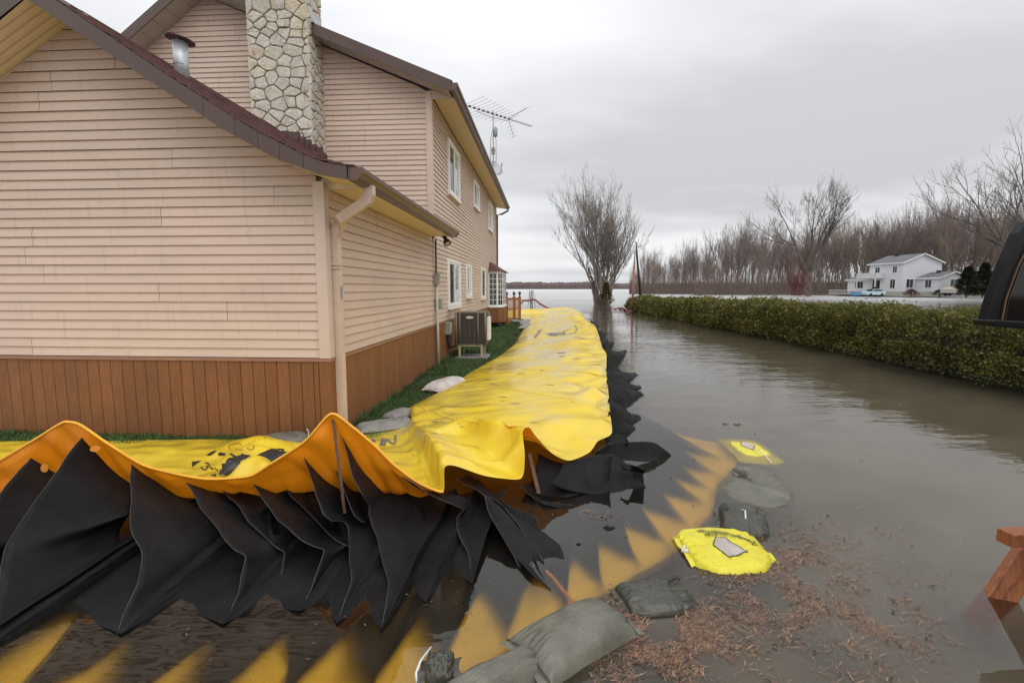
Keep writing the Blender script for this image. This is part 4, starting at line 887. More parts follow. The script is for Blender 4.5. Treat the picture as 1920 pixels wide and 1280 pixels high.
for i in range(nzg):
    p = zo[i]; inn = p.lerp(vs[i * 5 + 1], 0.28)
    vv += [out_[i], out_[i].lerp(inn, 0.5), inn] + [vs[i * 5 + c_] for c_ in (1, 2, 3, 4)]; fade += [0.0, 0.45, 1.0, 1, 1, 1, 1]
k = NT('soft_edge_vinyl'); at = k.n('ShaderNodeAttribute', attribute_name='fade'); k.col(k.ramp(k.noise(k.coord('World'), 4, 4), [(0.3, (0.010, 0.010, 0.009)), (0.7, (0.022, 0.020, 0.016))])); k.rough(0.8)  # edges fade to transparent, imitating the blur of murky water
tp_ = k.n('ShaderNodeBsdfTransparent'); mm = k.n('ShaderNodeMixShader'); k.l(at.outputs['Fac'], mm.inputs[0]); k.l(tp_.outputs[0], mm.inputs[1]); k.l(k.b.outputs[0], mm.inputs[2]); k.l(mm.outputs[0], k.o.inputs['Surface'])
ft = mesh_obj('baffle_feet', vv, grid_faces(nzg, nr), M('soft_edge_vinyl'), None, True); ft.data.attributes.new('fade', 'FLOAT', 'POINT').data.foreach_set('value', fade); dobj(ft)
# yellow strap running out under water
dobj(MB().tube([Pz(1022, 1070, -0.02), Pz(1036, 1085, -0.06), Pz(1060, 1118, -0.1), Pz(1080, 1143, -0.12)], 0.012, 6).build('strap', M('yellow_vinyl'), None, True))
# timber stakes that hold the rim up
def stake(p, q, w_, h_): return dobj(MB().bar(p, q, w_, h_).build('stake', M('stake_wood')))
sp_ = PY(131, 800, 3.68); stake(sp_, Vector((sp_.x + 0.05, sp_.y + 0.1, -0.15)), 0.085, 0.04)
sp_ = PY(624, 779, 3.63); stake(sp_, PY(646, 962, 3.42), 0.02, 0.02)
sp_ = PY(992, 850, 4.36); stake(sp_, PY(1010, 925, 4.15), 0.035, 0.015)
# ---- printing on the yellow sheet: outlines laid on the sheet where they lie
from mathutils.bvhtree import BVHTree
_bv = BVHTree.FromPolygons([tuple(v.co) for v in flap.data.vertices], [tuple(p.vertices) for p in flap.data.polygons])
def on_flap(x, y, lift=0.004):
    o = Vector((0, 0, H)); d = ray(x, y).normalized(); t0 = 0.0
    for _ in range(4):
        hit = _bv.ray_cast(o, d)
        if hit[0] is None: return None
        if hit[0].y > 3.9 or x > 640: return hit[0] - d * lift + Vector((0, 0, lift))
        o = hit[0] + d * 0.02
    return None
def fillpoly(poly, step=5.0):
    m = MB()
    xs = [p[0] for p in poly]; ys = [p[1] for p in poly]; bm = bmesh.new()
    vv = [bm.verts.new((x, y, 0)) for x, y in poly]; bm.faces.new(vv)
    bmesh.ops.triangulate(bm, faces=bm.faces[:])
    bmesh.ops.subdivide_edges(bm, edges=[e for e in bm.edges if e.calc_length() > step], cuts=2, use_grid_fill=True)
    bmesh.ops.triangulate(bm, faces=bm.faces[:])
    bm.verts.ensure_lookup_table(); pts = [on_flap(v.co.x, v.co.y) for v in bm.verts]; fs = [tuple(v.index for v in f.verts) for f in bm.faces]
    bm.verts.index_update(); fs = [tuple(v.index for v in f.verts) for f in bm.faces]; bm.free()
    good = [f for f in fs if all(pts[i] is not None for i in f)]
    good = [f for f in good if max((pts[a] - pts[b]).length for a in f for b in f) < 0.5 + 0.08 * pts[f[0]].y]
    m.add([p if p is not None else Vector((0, 5, 0)) for p in pts], good); return m
def stroke(pts, w_):
    L, Rr = [], []
    for i, (x, y) in enumerate(pts):
        a = pts[max(i - 1, 0)]; b = pts[min(i + 1, len(pts) - 1)]; l_ = math.hypot(b[0] - a[0], b[1] - a[1]) or 1
        nx, ny = -(b[1] - a[1]) / l_ * w_ / 2, (b[0] - a[0]) / l_ * w_ / 2; L.append((x + nx, y + ny)); Rr.append((x - nx, y - ny))
    return [[L[i], L[i + 1], Rr[i + 1], Rr[i]] for i in range(len(pts) - 1)]
def prints(name, polys, ox, oy, sc_, mat):
    m = MB()
    for poly in polys:
        try: q = fillpoly([(ox + x / sc_, oy + y / sc_) for x, y in poly])
        except Exception: continue
        m.add(q.v, q.f)
    if m.f: 
        o = m.build(name, M(mat)); dobj(o)
prints('printed_emblem', [[(885, 1037), (940, 1020), (1000, 1028), (1060, 1015), (1110, 1010), (1145, 988), (1120, 1020), (1155, 1040), (1100, 1060), (1068, 1055), (1060, 1040), (1000, 1065), (930, 1062)], [(1252, 920), (1290, 942), (1303, 975), (1283, 1010), (1262, 1022), (1278, 985), (1270, 945)]] + stroke([(1120, 1010), (1170, 980), (1210, 965)], 6) + stroke([(1160, 1040), (1220, 1035), (1260, 1020)], 6), 900, 480, 7.11, 'print_grey')
lt = []
for q, (x, y) in enumerate([(740, 1075), (760, 1050), (775, 1035), (795, 1015), (780, 1000), (815, 985)]):
    lt += stroke([(x - 18, y + 6), (x + 2, y - 10), (x + 18, y - 6)], 9) + stroke([(x - 10, y + 14), (x + 14, y + 2)], 7)
prints('printed_lettering', lt, 900, 480, 7.11, 'print_grey')
prints('printed_lettering', [[(180, 368), (240, 328), (312, 298), (292, 330), (235, 374)], [(330, 350), (360, 328), (382, 350), (432, 343), (420, 372), (340, 374)], [(230, 628), (310, 605), (305, 638)], [(0, 450), (118, 438), (60, 472), (0, 522)], [(1085, 285), (1130, 280), (1188, 290), (1180, 307), (1140, 302)]]
  + stroke([(165, 463), (208, 472), (226, 492), (212, 508), (186, 508)], 15) + stroke([(188, 508), (196, 532), (172, 555), (135, 545), (112, 516)], 15) + stroke([(222, 520), (272, 546)], 16) + stroke([(288, 530), (336, 566)], 9)
  + stroke([(490, 350), (530, 372), (575, 402), (615, 395), (650, 352)], 26) + stroke([(690, 395), (655, 360), (600, 420), (560, 452)], 36) + stroke([(482, 415), (560, 452)], 22) + stroke([(450, 462), (522, 484)], 22)
  + stroke([(948, 365), (1018, 312)], 12) + stroke([(944, 390), (992, 350)], 12) + stroke([(962, 328), (1002, 300)], 12), 360, 800, 6.857, 'print_black')
prints('printed_outline', stroke([(465, 242), (540, 214), (612, 214), (632, 242)], 8) + stroke([(470, 250), (495, 302)], 7) + stroke([(570, 280), (602, 300), (642, 300)], 7) + stroke([(708, 275), (745, 300), (790, 282), (797, 230)], 9), 360, 800, 6.857, 'print_brown')
prints('printed_lettering', [[(335, 345), (380, 333), (428, 350), (380, 388)], [(505, 320), (562, 328), (575, 345), (560, 425), (468, 420)]] + stroke([(560, 345), (600, 352), (640, 388), (682, 402), (704, 372), (694, 288), (722, 292)], 28), 650, 780, 7.68, 'print_grey')
rs_ = random.Random(8); mk = []
for _ in range(22):
    x, y = rs_.uniform(790, 1080), rs_.uniform(640, 800); l_ = rs_.uniform(5, 18); mk += stroke([(x, y), (x + l_, y + rs_.uniform(-1, 1.5))], rs_.uniform(0.5, 1.2))
prints('scuff_marks', mk, 0, 0, 1, 'print_grey'); tag(bpy.data.objects['scuff_marks'], kind='stuff')
# ================================================================== SANDBAGS
def bagmat(name, c, rough, var=0.25, weave=True):
    k = NT(name); co = k.coord('Object'); g1 = k.noise(k.coord('World'), 7, 5); g2 = k.noise(k.coord('Object', (1, 60, 1)), 6, 2); g3 = k.noise(k.coord('World'), 150, 2)
    cc = k.ramp(g1, [(0.3, tuple(x * (1 - var) for x in c)), (0.7, tuple(x * (1 + var) for x in c))])
    cc = k.mix(cc, k.mr(g3, 0.3, 0.7, 0.8, 1.2), 1.0, 'MULTIPLY'); k.col(cc); k.rough(rough); k.bump(k.mix(g3, g2, 0.5), 0.35, 0.006)
    return k.m
bagmat('bag_olive', (0.125, 0.120, 0.092), 0.42); bagmat('bag_wet', (0.050, 0.048, 0.036), 0.28); bagmat('bag_yellow', (0.66, 0.58, 0.03), 0.38, 0.08); bagmat('bag_white', (0.52, 0.47, 0.45), 0.6, 0.2)
bagmat('bag_grey', (0.21, 0.20, 0.185), 0.5); bagmat('bundle_black', (0.020, 0.017, 0.017), 0.34)
simple('sand_window', (0.42, 0.36, 0.33), 0.5, 0.2, 6); simple('bag_ink', (0.02, 0.02, 0.022), 0.5); simple('white_tie', (0.7, 0.7, 0.68), 0.5); simple('red_tie', (0.55, 0.05, 0.07), 0.5)
def bag_shape(a, b, h, seed, pinch=0.16, wrk=1.0, n=60, m_=44):
    """returns top(u,v)->point and the mesh: a long pillow with flat sewn ends and gathered wrinkles"""
    def top(u, v, sgn=1):
        ends = max(0, (abs(u) - 0.5) / 0.5)
        x = a * u + 0.05 * a * nz((v * 1.5, seed, 0), 1, 1) * ends; y = b * v * (1 - pinch * (abs(u) ** 3) * (1 if wrk < 1.5 else 1.6) + 0.05 * nz((u * 2, v, seed), 1, 2) + 0.07 * max(0, (abs(u) - 0.85) / 0.15))
        prof = (max(0, 1 - abs(u) ** 4.0) ** 0.6) * (max(0, 1 - abs(v) ** 2.4) ** 0.55)
        z = h * prof * (1 + 0.22 * nz((u * 1.6, v * 1.4, seed), 1, 3))
        z += wrk * 0.020 * (0.35 + ends * 1.6) * (0.4 - abs(nz((u * 1.3 + seed, v * 5.5, 0), 1.3, 5))) * min(1, prof * 3)
        z += wrk * 0.007 * (0.4 - abs(nz((u * 4 + v * 2, v * 2.5 - u, seed), 1.1, 6))) * min(1, prof * 3)
        return Vector((x, y, z * sgn if sgn > 0 else -h * 0.45 * prof))
    vs = []; fs = []
    for sgn in (1, -1):
        o = len(vs)
        for i in range(n):
            for j in range(m_): vs.append(top(-1 + 2 * i / (n - 1), -1 + 2 * j / (m_ - 1), sgn))
        fs += [tuple(q + o for q in f) for f in grid_faces(n, m_, sgn > 0)]
    return top, vs, fs
def sandbag(px, zc, h, mat, label, seed, cat='sandbag', name='sandbag', group=None, pinch=0.16, wrk=1.0, tilt=(0, 0), sink=0.0, hb=None):
    """px: three photo points - both ends of the long axis and one side point"""
    P0, P1, P2 = [Pz(x, y, zc) for x, y in px]
    c = (P0 + P1) / 2; ax = P1 - P0; a = ax.length / 2; an = math.atan2(ax.y, ax.x); nrm = Vector((-math.sin(an), math.cos(an), 0)); b = hb or abs((P2 - c).dot(nrm))
    top, vs, fs = bag_shape(a, b, h, seed, pinch, wrk)
    e = empty(name, (c.x, c.y, zc - sink), an, label, cat, group); e.rotation_euler = (tilt[0], tilt[1], an)
    body = mesh_obj('sack', vs, fs, M(mat), e, True)
    for sg in (-1, 1):
        fl_v = []
        for i in range(13):
            v = -0.96 + 1.92 * i / 12; p_ = top(sg * 0.985, v); q_ = p_ + Vector((sg * (0.02 + 0.018 * abs(nz((v * 3, seed, sg), 1, 4)) + 0.012 * abs(v)), 0.012 * v, 0.012 * nz((v * 4, seed, 2), 1, 5) - 0.004)); fl_v += [p_ + Vector((0, 0, 0.003)), q_]
        mesh_obj('hem_flap', fl_v, grid_faces(13, 2, sg < 0), M(mat), e, True)
    return e, top, a, b
def lay(e, top, polys, name, mat, lift=0.004):
    m = MB()
    for poly in polys:
        m.add([top(u, v) + Vector((0, 0, lift)) for u, v in poly], [tuple(range(len(poly)))])
    return m.build(name, M(mat), e)
def seam(e, top, u, mat='bag_wet', r_=0.004):
    return MB().tube([top(u, -0.97 + 1.94 * i / 14) + Vector((0, 0, 0.003)) for i in range(15)], r_, 5).build('stitched_hem', M(mat), e, True)
e, t_, a, b = sandbag(((985, 1248), (1150, 1158), (1045, 1160)), 0.02, 0.12, 'bag_olive', 'large dry olive sandbag with a pointed stitched corner, beside floating reeds', 3, pinch=-0.05); seam(e, t_, 0.95); seam(e, t_, -0.96)
e, t_, a, b = sandbag(((820, 1345), (1010, 1240), (905, 1262)), 0.01, 0.11, 'bag_olive', 'olive sandbag tucked under the end of a larger one at the dam edge', 7, pinch=0.0); seam(e, t_, 0.95)
e, t_, a, b = sandbag(((1165, 1132), (1290, 1118), (1215, 1094)), -0.015, 0.075, 'bag_wet', 'half sunken wet olive sandbag with reeds gathered against it', 12, wrk=2.0); MB().tube([t_(0.5, 0.3) + Vector((0, 0, .01)), t_(0.62, 0.1) + Vector((0.01, 0, .05)), t_(0.7, 0.2) + Vector((0.02, 0, 0.03))], 0.012, 6).build('tied_neck', M('bag_wet'), e)
e, t_, a, b = sandbag(((1284, 1034), (1424, 1028), (1362, 990)), 0.002, 0.048, 'bag_yellow', 'bright yellow printed sandbag with a grey diamond panel, half out of the water', 21, pinch=0.28, wrk=2.2)
dia = [(-0.30, -0.08), (-0.06, 0.22), (0.20, 0.18), (0.42, -0.42), (0.14, -0.46), (-0.16, -0.56)]
def edgep(poly, w_):
    out = []
    for (x, y), (z, q) in zip(poly, poly[1:] + poly[:1]):
        for i in range(5):
            f, g = i / 5, (i + 1) / 5; p, r_ = (x + (z - x) * f, y + (q - y) * f), (x + (z - x) * g, y + (q - y) * g); l_ = math.hypot(z - x, q - y) or 1; nx, ny = -(q - y) / l_ * w_, (z - x) / l_ * w_
            out.append([(p[0] - nx, p[1] - ny), (r_[0] - nx, r_[1] - ny), (r_[0] + nx, r_[1] + ny), (p[0] + nx, p[1] + ny)])
    return out
def fan(poly, n=5):
    cx, cy = sum(p[0] for p in poly) / len(poly), sum(p[1] for p in poly) / len(poly); out = []
    for (x, y), (z, q) in zip(poly, poly[1:] + poly[:1]):
        for i in range(n):
            f, g = i / n, (i + 1) / n
            A = lambda s, r: ((cx + (x - cx) * r) * (1 - s) + (cx + (z - cx) * r) * s, (cy + (y - cy) * r) * (1 - s) + (cy + (q - cy) * r) * s)
            for h_ in range(4): out.append([A(f, h_ / 4), A(f, (h_ + 1) / 4), A(g, (h_ + 1) / 4), A(g, h_ / 4)])
    return out
lay(e, t_, fan(dia), 'diamond_panel', 'sand_window', 0.004); lay(e, t_, edgep(dia, 0.014), 'diamond_outline', 'bag_ink', 0.005)
chev = []
for i in range(17):
    u = -0.35 + i * 0.068; vv_ = 0.66 - 0.012 * i - (0.5 * max(0, (i - 11) / 6)) ; chev.append([(u, vv_), (u + 0.035, vv_), (u + 0.06, vv_ - 0.17), (u + 0.025, vv_ - 0.17)])
lay(e, t_, chev, 'chevron_band', 'bag_ink', 0.008)
def text_on(e, top, txt, u0, v0, du, dv, su, sv, mat, name):
    cu = bpy.data.curves.new('txt', 'FONT'); cu.body = txt; cu.size = 1.0; ob = bpy.data.objects.new('txt', cu); COL.objects.link(ob)
    dg = bpy.context.evaluated_depsgraph_get(); me = bpy.data.meshes.new_from_object(ob.evaluated_get(dg)); bpy.data.objects.remove(ob)
    vs = [top(u0 + v.co.x * su * du[0] + v.co.y * sv * dv[0], v0 + v.co.x * su * du[1] + v.co.y * sv * dv[1]) + Vector((0, 0, 0.009)) for v in me.vertices]
    o = mesh_obj(name, vs, [tuple(p.vertices) for p in me.polygons], M(mat), e); bpy.data.meshes.remove(me); return o
text_on(e, t_, 'ABRASIF TOUT USAGE', -0.30, 0.28, (1, -0.06), (0, 1), 0.095, 0.2, 'bag_ink', 'printed_text')
text_on(e, t_, 'SAND', 0.56, 0.22, (0.6, -1), (1, 0.3), 0.16, 0.14, 'bag_ink', 'printed_text')
MB().tube([t_(-0.96, 0.1), t_(-0.99, -0.1) + Vector((-0.02, 0, 0.01)), t_(-0.97, -0.3) + Vector((-0.01, 0, 0.0))], 0.012, 7).build('twisted_neck', M('white_tie'), e, True)
e, t_, a, b = sandbag(((1348, 972), (1438, 986), (1398, 955)), -0.01, 0.085, 'bag_wet', 'crumpled black wet sandbag with a white tie, beside a yellow printed bag', 31, wrk=2.6, pinch=0.2); MB().tube([t_(-0.02, 0.1), t_(0.0, -0.2) + Vector((0.01, 0, 0.02)), t_(0.05, -0.5)], 0.006, 5).build('tie', M('white_tie'), e)
e, t_, a, b = sandbag(((1358, 912), (1484, 938), (1415, 900)), -0.016, 0.05, 'bag_olive', 'slender olive sandbag tapering to a tail, lying across the others', 41, pinch=0.6)
e, t_, a, b = sandbag(((1390, 900), (1448, 900), (1418, 880)), -0.022, 0.085, 'bag_olive', 'short puckered olive sandbag between a sunken yellow bag and a tapering one', 52, wrk=2.0)
e, t_, a, b = sandbag(((1372, 848), (1440, 850), (1402, 828)), -0.055, 0.06, 'bag_yellow', 'yellow printed sandbag lying just under the water surface', 61)
lay(e, t_, fan([(-0.35, 0.2), (0.0, 0.6), (0.4, 0.15), (0.0, -0.2)]), 'diamond_panel', 'sand_window'); lay(e, t_, edgep([(-0.35, 0.2), (0.0, 0.6), (0.4, 0.15), (0.0, -0.2)], 0.014), 'diamond_outline', 'bag_ink', 0.005)
MB().tube([t_(0.05, -0.2), t_(0.15, -0.5) + Vector((0, 0, .05)), t_(0.25, -1.1) + Vector((0, 0, 0.05))], 0.004, 5).build('tie', M('white_tie'), e)
e, t_, a, b = sandbag(((798, 1262), (852, 1258), (825, 1235)), 0.03, 0.07, 'bag_wet', 'knotted dark neck of a sunken sandbag sticking out of the water', 71, wrk=3.0)
e, t_, a, b = sandbag(((670, 806), (772, 792), (715, 783)), 0.10, 0.075, 'bag_grey', 'flat grey olive sandbag weighing down the dam edge at the house corner', 81, wrk=1.6, hb=0.19)
e, t_, a, b = sandbag(((728, 785), (766, 772), (742, 768)), 0.09, 0.07, 'bag_grey', 'small grey sandbag lying on the grass behind a flat olive one', 84, wrk=1.6, hb=0.15)
e, t_, a, b = sandbag(((478, 834), (578, 822), (525, 812)), 0.12, 0.10, 'bag_olive', 'long olive sandbag against the front skirting behind the rumpled sheet', 87, hb=0.17); MB().tube([t_(0.98, 0), t_(0.99, 0.1) + Vector((0.01, 0, 0.05)), t_(0.99, 0.2) + Vector((-0.01, 0, 0.09))], 0.004, 5).build('tie', M('white_tie'), e)
e, t_, a, b = sandbag(((806, 733), (862, 714), (830, 710)), 0.09, 0.13, 'bag_white', 'white feed sack filled with sand on the lawn, tied red', 91, hb=0.2); MB().tube([t_(0.93, -0.2), t_(0.99, 0) + Vector((0.02, 0, 0.02)), t_(1.0, 0.1) + Vector((0.05, 0, 0.04))], 0.012, 6).build('tied_neck', M('red_tie'), e)
for q, (x0, y0, x1, y1, xs, ys) in enumerate([(958, 603, 972, 602, 965, 599), (970, 604, 982, 603, 976, 600), (980, 608, 992, 600, 985, 600), (978, 616, 990, 608, 984, 610)]):
    sandbag(((x0, y0), (x1, y1), (xs, ys)), 0.12, 0.09, 'bag_grey', 'grey sandbag along the far lawn edge of the dam near the deck', 100 + q, hb=0.2, group='grey sandbags at the far end of the lawn')
for q, (x0, y0, x1, y1, xs, ys, lb) in enumerate([(421, 880, 476, 872, 447, 866, 'rolled black vinyl bundle lying on the printed yellow sheet'), (486, 876, 526, 856, 503, 860, 'black vinyl fold leaning against the inner rim near the stake')]):
    e, t_, a, b = sandbag(((x0, y0), (x1, y1), (xs, ys)), 0.24, 0.09, 'bundle_black', lb, 120 + q, 'vinyl bundle', 'vinyl_bundle', wrk=1.5, pinch=-0.05, hb=0.13)
# ================================================================== FLOATING DEBRIS
simple('reed', (0.175, 0.088, 0.06), 0.6, 0.55, 40, kind='World'); simple('reed_pale', (0.27, 0.17, 0.10), 0.6, 0.3, 9, kind='World'); simple('leaf_dark', (0.03, 0.022, 0.016), 0.5, 0.4, 9, kind='World')
def debris(name, spots, n, mat, L0, L1, w_, seed, label, zz0=0.004):
    r = random.Random(seed); vs = []; fs = []
    tot = sum(s_[4] for s_ in spots)
    for (cx, cy, sx, sy, wt) in spots:
        for _ in range(int(n * wt / tot)):
            x, y = cx + r.gauss(0, 1) * sx * 0.5, cy + r.gauss(0, 1) * sy * 0.5
            if y < 560 or y > 1330: continue
            p = Pz(x, y, zz0 + r.uniform(0, 0.006)); 
            if nz(p, 5.5, 5) < -0.02 + r.uniform(-0.36, 0.30): continue
            L = r.uniform(L0, L1) * (1 + p.y * 0.06); a = r.gauss(0.5, 0.9); d = Vector((math.cos(a), math.sin(a), 0)) * L; q = Vector((-math.sin(a), math.cos(a), 0)) * w_ * r.uniform(0.5, 1.5)
            bend = q * r.uniform(-3, 3); o = len(vs); md = p + d * 0.5 + bend + Vector((0, 0, r.uniform(0, 0.008))); en = p + d
            vs += [p - q, p + q, md + q, md - q, en]; fs += [(o, o + 3, o + 2, o + 1), (o + 3, o + 4, o + 2)]
    o = mesh_obj(name, vs, fs, M(mat)); return tag(o, label, 'debris', kind='stuff')
SP = [(1290, 1190, 150, 70, 6), (1220, 1230, 110, 80, 4.5), (1450, 1110, 160, 110, 5.5), (1520, 1030, 110, 70, 2.0), (1600, 1130, 170, 110, 3.2), (1420, 1040, 80, 50, 1.4), (1170, 1150, 50, 40, 1.2), (1680, 1210, 110, 100, 1.3), (1660, 1010, 60, 40, 0.3), (1110, 970, 60, 16, 0.25), (1500, 1230, 240, 90, 0.8)]
debris('reed_litter', SP, 9800, 'reed', 0.008, 0.055, 0.0015, 5, 'reddish brown reed litter floating in a drifted mat')
debris('pale_reed_litter', SP, 2600, 'reed_pale', 0.015, 0.075, 0.0018, 6, 'pale straw stalks among the floating litter')
debris('dark_leaf_litter', SP + [(1400, 900, 300, 220, 0.7)], 520, 'leaf_dark', 0.015, 0.04, 0.007, 7, 'dark sodden leaf scraps among the floating litter')
debris('scattered_flecks', [(1000, 1120, 420, 160, 2), (1500, 820, 500, 160, 2), (600, 1180, 400, 120, 1), (1650, 960, 400, 200, 1.3)], 260, 'reed', 0.006, 0.03, 0.0022, 8, 'scattered brown flecks on open water')
debris('hedge_drift', [(1700, 720, 300, 40, 1), (1500, 672, 200, 22, 1), (1350, 625, 160, 14, 0.6), (1640, 750, 200, 50, .5)], 420, 'reed_pale', 0.02, 0.07, 0.004, 9, 'pale bits drifting along the foot of the hedge')
for x, y, L, an, mt, lb in ((1490, 1029, 0.16, 0.06, 'reed_pale', 'pale broken reed stem floating beside the yellow bag'), (985, 1240, 0.0, 0, 'reed', ''), ):
    if not lb: continue
    p = Pz(x, y, 0.006); MBt = MB().tube([p + Vector((L * (f - .5), 0.02 * math.sin(f * 3), 0.003 * math.sin(f * 9))) for f in (0, .2, .4, .6, .8, 1)], [0.003, 0.004, 0.0045, 0.004, 0.0035, 0.002], 6)
    tag(MBt.build('reed_stem', M(mt), None, True), lb, 'reed')
p0 = [Pz(782, 1283, 0.02), Pz(780, 1262, 0.06), Pz(788, 1240, 0.07), Pz(798, 1226, 0.03), Pz(808, 1213, 0.005)]
tag(MB().tube(p0, 0.006, 6).build('nylon_rope', M('white_tie'), None, True), 'short bent white cord standing out of the dark water', 'cord')
def clod(x, y, s_, lb, seed, mat='bag_wet'):
    p = Pz(x, y, 0.0); vs = []; n, m2 = 12, 8
    for i in range(n):
        for j in range(m2):
            th, ph = 2 * math.pi * i / n, math.pi * j / (m2 - 1); d = Vector((math.cos(th) * math.sin(ph) * 1.3, math.sin(th) * math.sin(ph), math.cos(ph) * 0.4)); vs.append(p + d * s_ * (1 + 0.7 * nz(d, 1.7, seed)))
    fs = [(i * m2 + j, i * m2 + j + 1, ((i + 1) % n) * m2 + j + 1, ((i + 1) % n) * m2 + j) for i in range(n) for j in range(m2 - 1)]
    tag(mesh_obj('mud_clod', vs, fs, M(mat)), lb, 'clod')
clod(1360, 795, 0.035, 'small dark tied bag tip poking out of the water, left of a pair', 3); clod(1382, 796, 0.04, 'dark rounded bag tip poking out of the water beside a smaller one', 5); clod(1415, 814, 0.016, 'tiny dark scrap with an upright stalk on open water', 8)
clod(1085, 1020, 0.015, 'small black point of baffle breaking the water surface', 11, 'black_vinyl'); clod(1141, 990, 0.032, 'crumpled black sheet tip with reeds caught on it', 14, 'black_vinyl'); clod(1172, 1005, 0.014, 'tiny dark lump on shallow ochre water', 17)
clod(1322, 1048, 0.03, 'black leaf clump caught on the yellow bag', 19)
# ================================================================== HEAT PUMP ON ITS STAND
simple('unit_grey', (0.095, 0.085, 0.075), 0.5, 0.06, 5); simple('unit_dark', (0.05, 0.046, 0.042), 0.6); simple('unit_trim', (0.16, 0.135, 0.105), 0.45, 0.05); simple('stand_cream', (0.46, 0.39, 0.27), 0.5, 0.12, 6); simple('paver', (0.27, 0.265, 0.25), 0.9, 0.15, 14, bump=0.3); simple('badge_white', (0.8, 0.8, 0.8), 0.3); simple('badge_red', (0.55, 0.03, 0.03), 0.4)
U0, U1, VA, VB, ZB, ZT = 0.28, 1.03, 6.72, 7.42, 0.40, 1.24
hp = empty('heat_pump', tuple(hw((U0 + U1) / 2, (VA + VB) / 2, ZB)), -A_, 'grey louvred heat pump unit with white side cover', 'heat pump')
def hl(u, v, z): return Vector((u - (U0 + U1) / 2, v - (VA + VB) / 2, z - ZB))
def hbox(m, u0, u1, v0, v1, z0, z1): a_ = hl(u0, v0, z0); b_ = hl(u1, v1, z1); return m.box(a_.x, b_.x, a_.y, b_.y, a_.z, b_.z)
hbox(MB(), U0 + 0.02, U1 - 0.02, VA + 0.02, VB - 0.02, ZB + 0.02, ZT - 0.02).build('coil_core', M('unit_dark'), hp)
hbox(MB(), U0, U1, VA, VB, ZT - 0.035, ZT).build('top_cover', M('unit_trim'), hp); hbox(MB(), U0, U1, VA, VB, ZB, ZB + 0.035).build('base_pan', M('unit_trim'), hp)
for u, v in ((U0, VA), (U1, VA), (U0, VB), (U1, VB), (U1 - 0.19, VA), (U0 + 0.09, VA)):
    a_ = hl(u, v, ZB); MB().tube([a_, a_ + Vector((0, 0, ZT - ZB - 0.01))], 0.032 if u in (U0, U1) else 0.02, 8).build('corner_post', M('unit_trim'), hp, True)
for face in ('front', 'right'):
    m = MB()
    for i in range(36):
        z = ZB + 0.05 + i * 0.0215
        if face == 'front': hbox(m, U0 + 0.02, U1 - 0.02, VA - 0.004, VA + 0.004, z, z + 0.011)
        else: hbox(m, U1 - 0.004, U1 + 0.004, VA + 0.02, VB - 0.02, z, z + 0.011)
    tag(m.build('louvres', M('unit_grey'), hp), kind='stuff')
    m = MB()
    for i in range(6):
        f = 0.12 + i * 0.115
        if face == 'front': hbox(m, U0 + f - 0.003, U0 + f + 0.003, VA - 0.010, VA - 0.004, ZB + 0.035, ZT - 0.035)
        else: hbox(m, U1 + 0.004, U1 + 0.01, VA + f - 0.003, VA + f + 0.003, ZB + 0.035, ZT - 0.035)
    tag(m.build('guard_wires', M('unit_trim'), hp), kind='stuff')
c_ = hl((U0 + U1) / 2 - 0.02, VA - 0.014, ZT - 0.135); bd = MB().prism([c_ + Vector((0.085 * math.cos(i * 0.349) + (0.035 if math.cos(i * 0.349) > 0 else -0.035) * 0.3, 0, 0.03 * math.sin(i * 0.349))) for i in range(18)], (0, 0.006, 0)).build('badge', M('badge_white'), hp)
cu = bpy.data.curves.new('t', 'FONT'); cu.body = 'LENNOX'; cu.size = 0.045; cu.align_x = 'CENTER'; cu.align_y = 'CENTER'; ob = bpy.data.objects.new('t', cu); COL.objects.link(ob); me = bpy.data.meshes.new_from_object(ob.evaluated_get(bpy.context.evaluated_depsgraph_get())); bpy.data.objects.remove(ob)
mesh_obj('badge_lettering', [c_ + Vector((v.co.x * 0.85, -0.003, v.co.y)) for v in me.vertices], [tuple(p.vertices) for p in me.polygons], M('badge_red'), bd)
hbox(MB(), U1 + 0.02, U1 + 0.075, VA + 0.22, VB - 0.05, ZB + 0.10, ZT - 0.14).build('side_cover', M('white_frame'), hp)
stn = empty('unit_stand', tuple(hw((U0 + U1) / 2, (VA + VB) / 2, LZ)), -A_, 'cream four legged metal stand under the heat pump', 'stand')
for u in (U0 + 0.08, U1 - 0.1):
    for v in (VA + 0.04, VB - 0.08): MB().box(u - 0.375 - U0 - 0.025 + 0.0, u - 0.375 - U0 + 0.025, v - (VA + VB) / 2 - 0.025, v - (VA + VB) / 2 + 0.025, 0, ZB - LZ - 0.03).build('leg', M('stand_cream'), stn)
MB().box(-0.33, 0.31, VA + 0.01 - (VA + VB) / 2, VA + 0.07 - (VA + VB) / 2, ZB - LZ - 0.035, ZB - LZ - 0.002).build('cross_rail', M('stand_cream'), stn); MB().box(-0.33, 0.31, VB - 0.11 - (VA + VB) / 2, VB - 0.05 - (VA + VB) / 2, ZB - LZ - 0.035, ZB - LZ - 0.002).build('cross_rail', M('stand_cream'), stn)
MB().box(0.23, 0.285, VA + 0.07 - (VA + VB) / 2, VB - 0.11 - (VA + VB) / 2, ZB - LZ - 0.034, ZB - LZ - 0.003).build('side_rail', M('stand_cream'), stn)
pv = empty('concrete_paver', tuple(hw(0.66, 7.0, LZ)), -A_, 'flat grey concrete paver under the unit stand', 'paver'); MB().prism([(-0.42, -0.34, -0.02), (0.42, -0.36, -0.02), (0.43, 0.44, -0.02), (-0.41, 0.43, -0.02)], (0, 0, 0.055)).build('slab', M('paver'), pv)
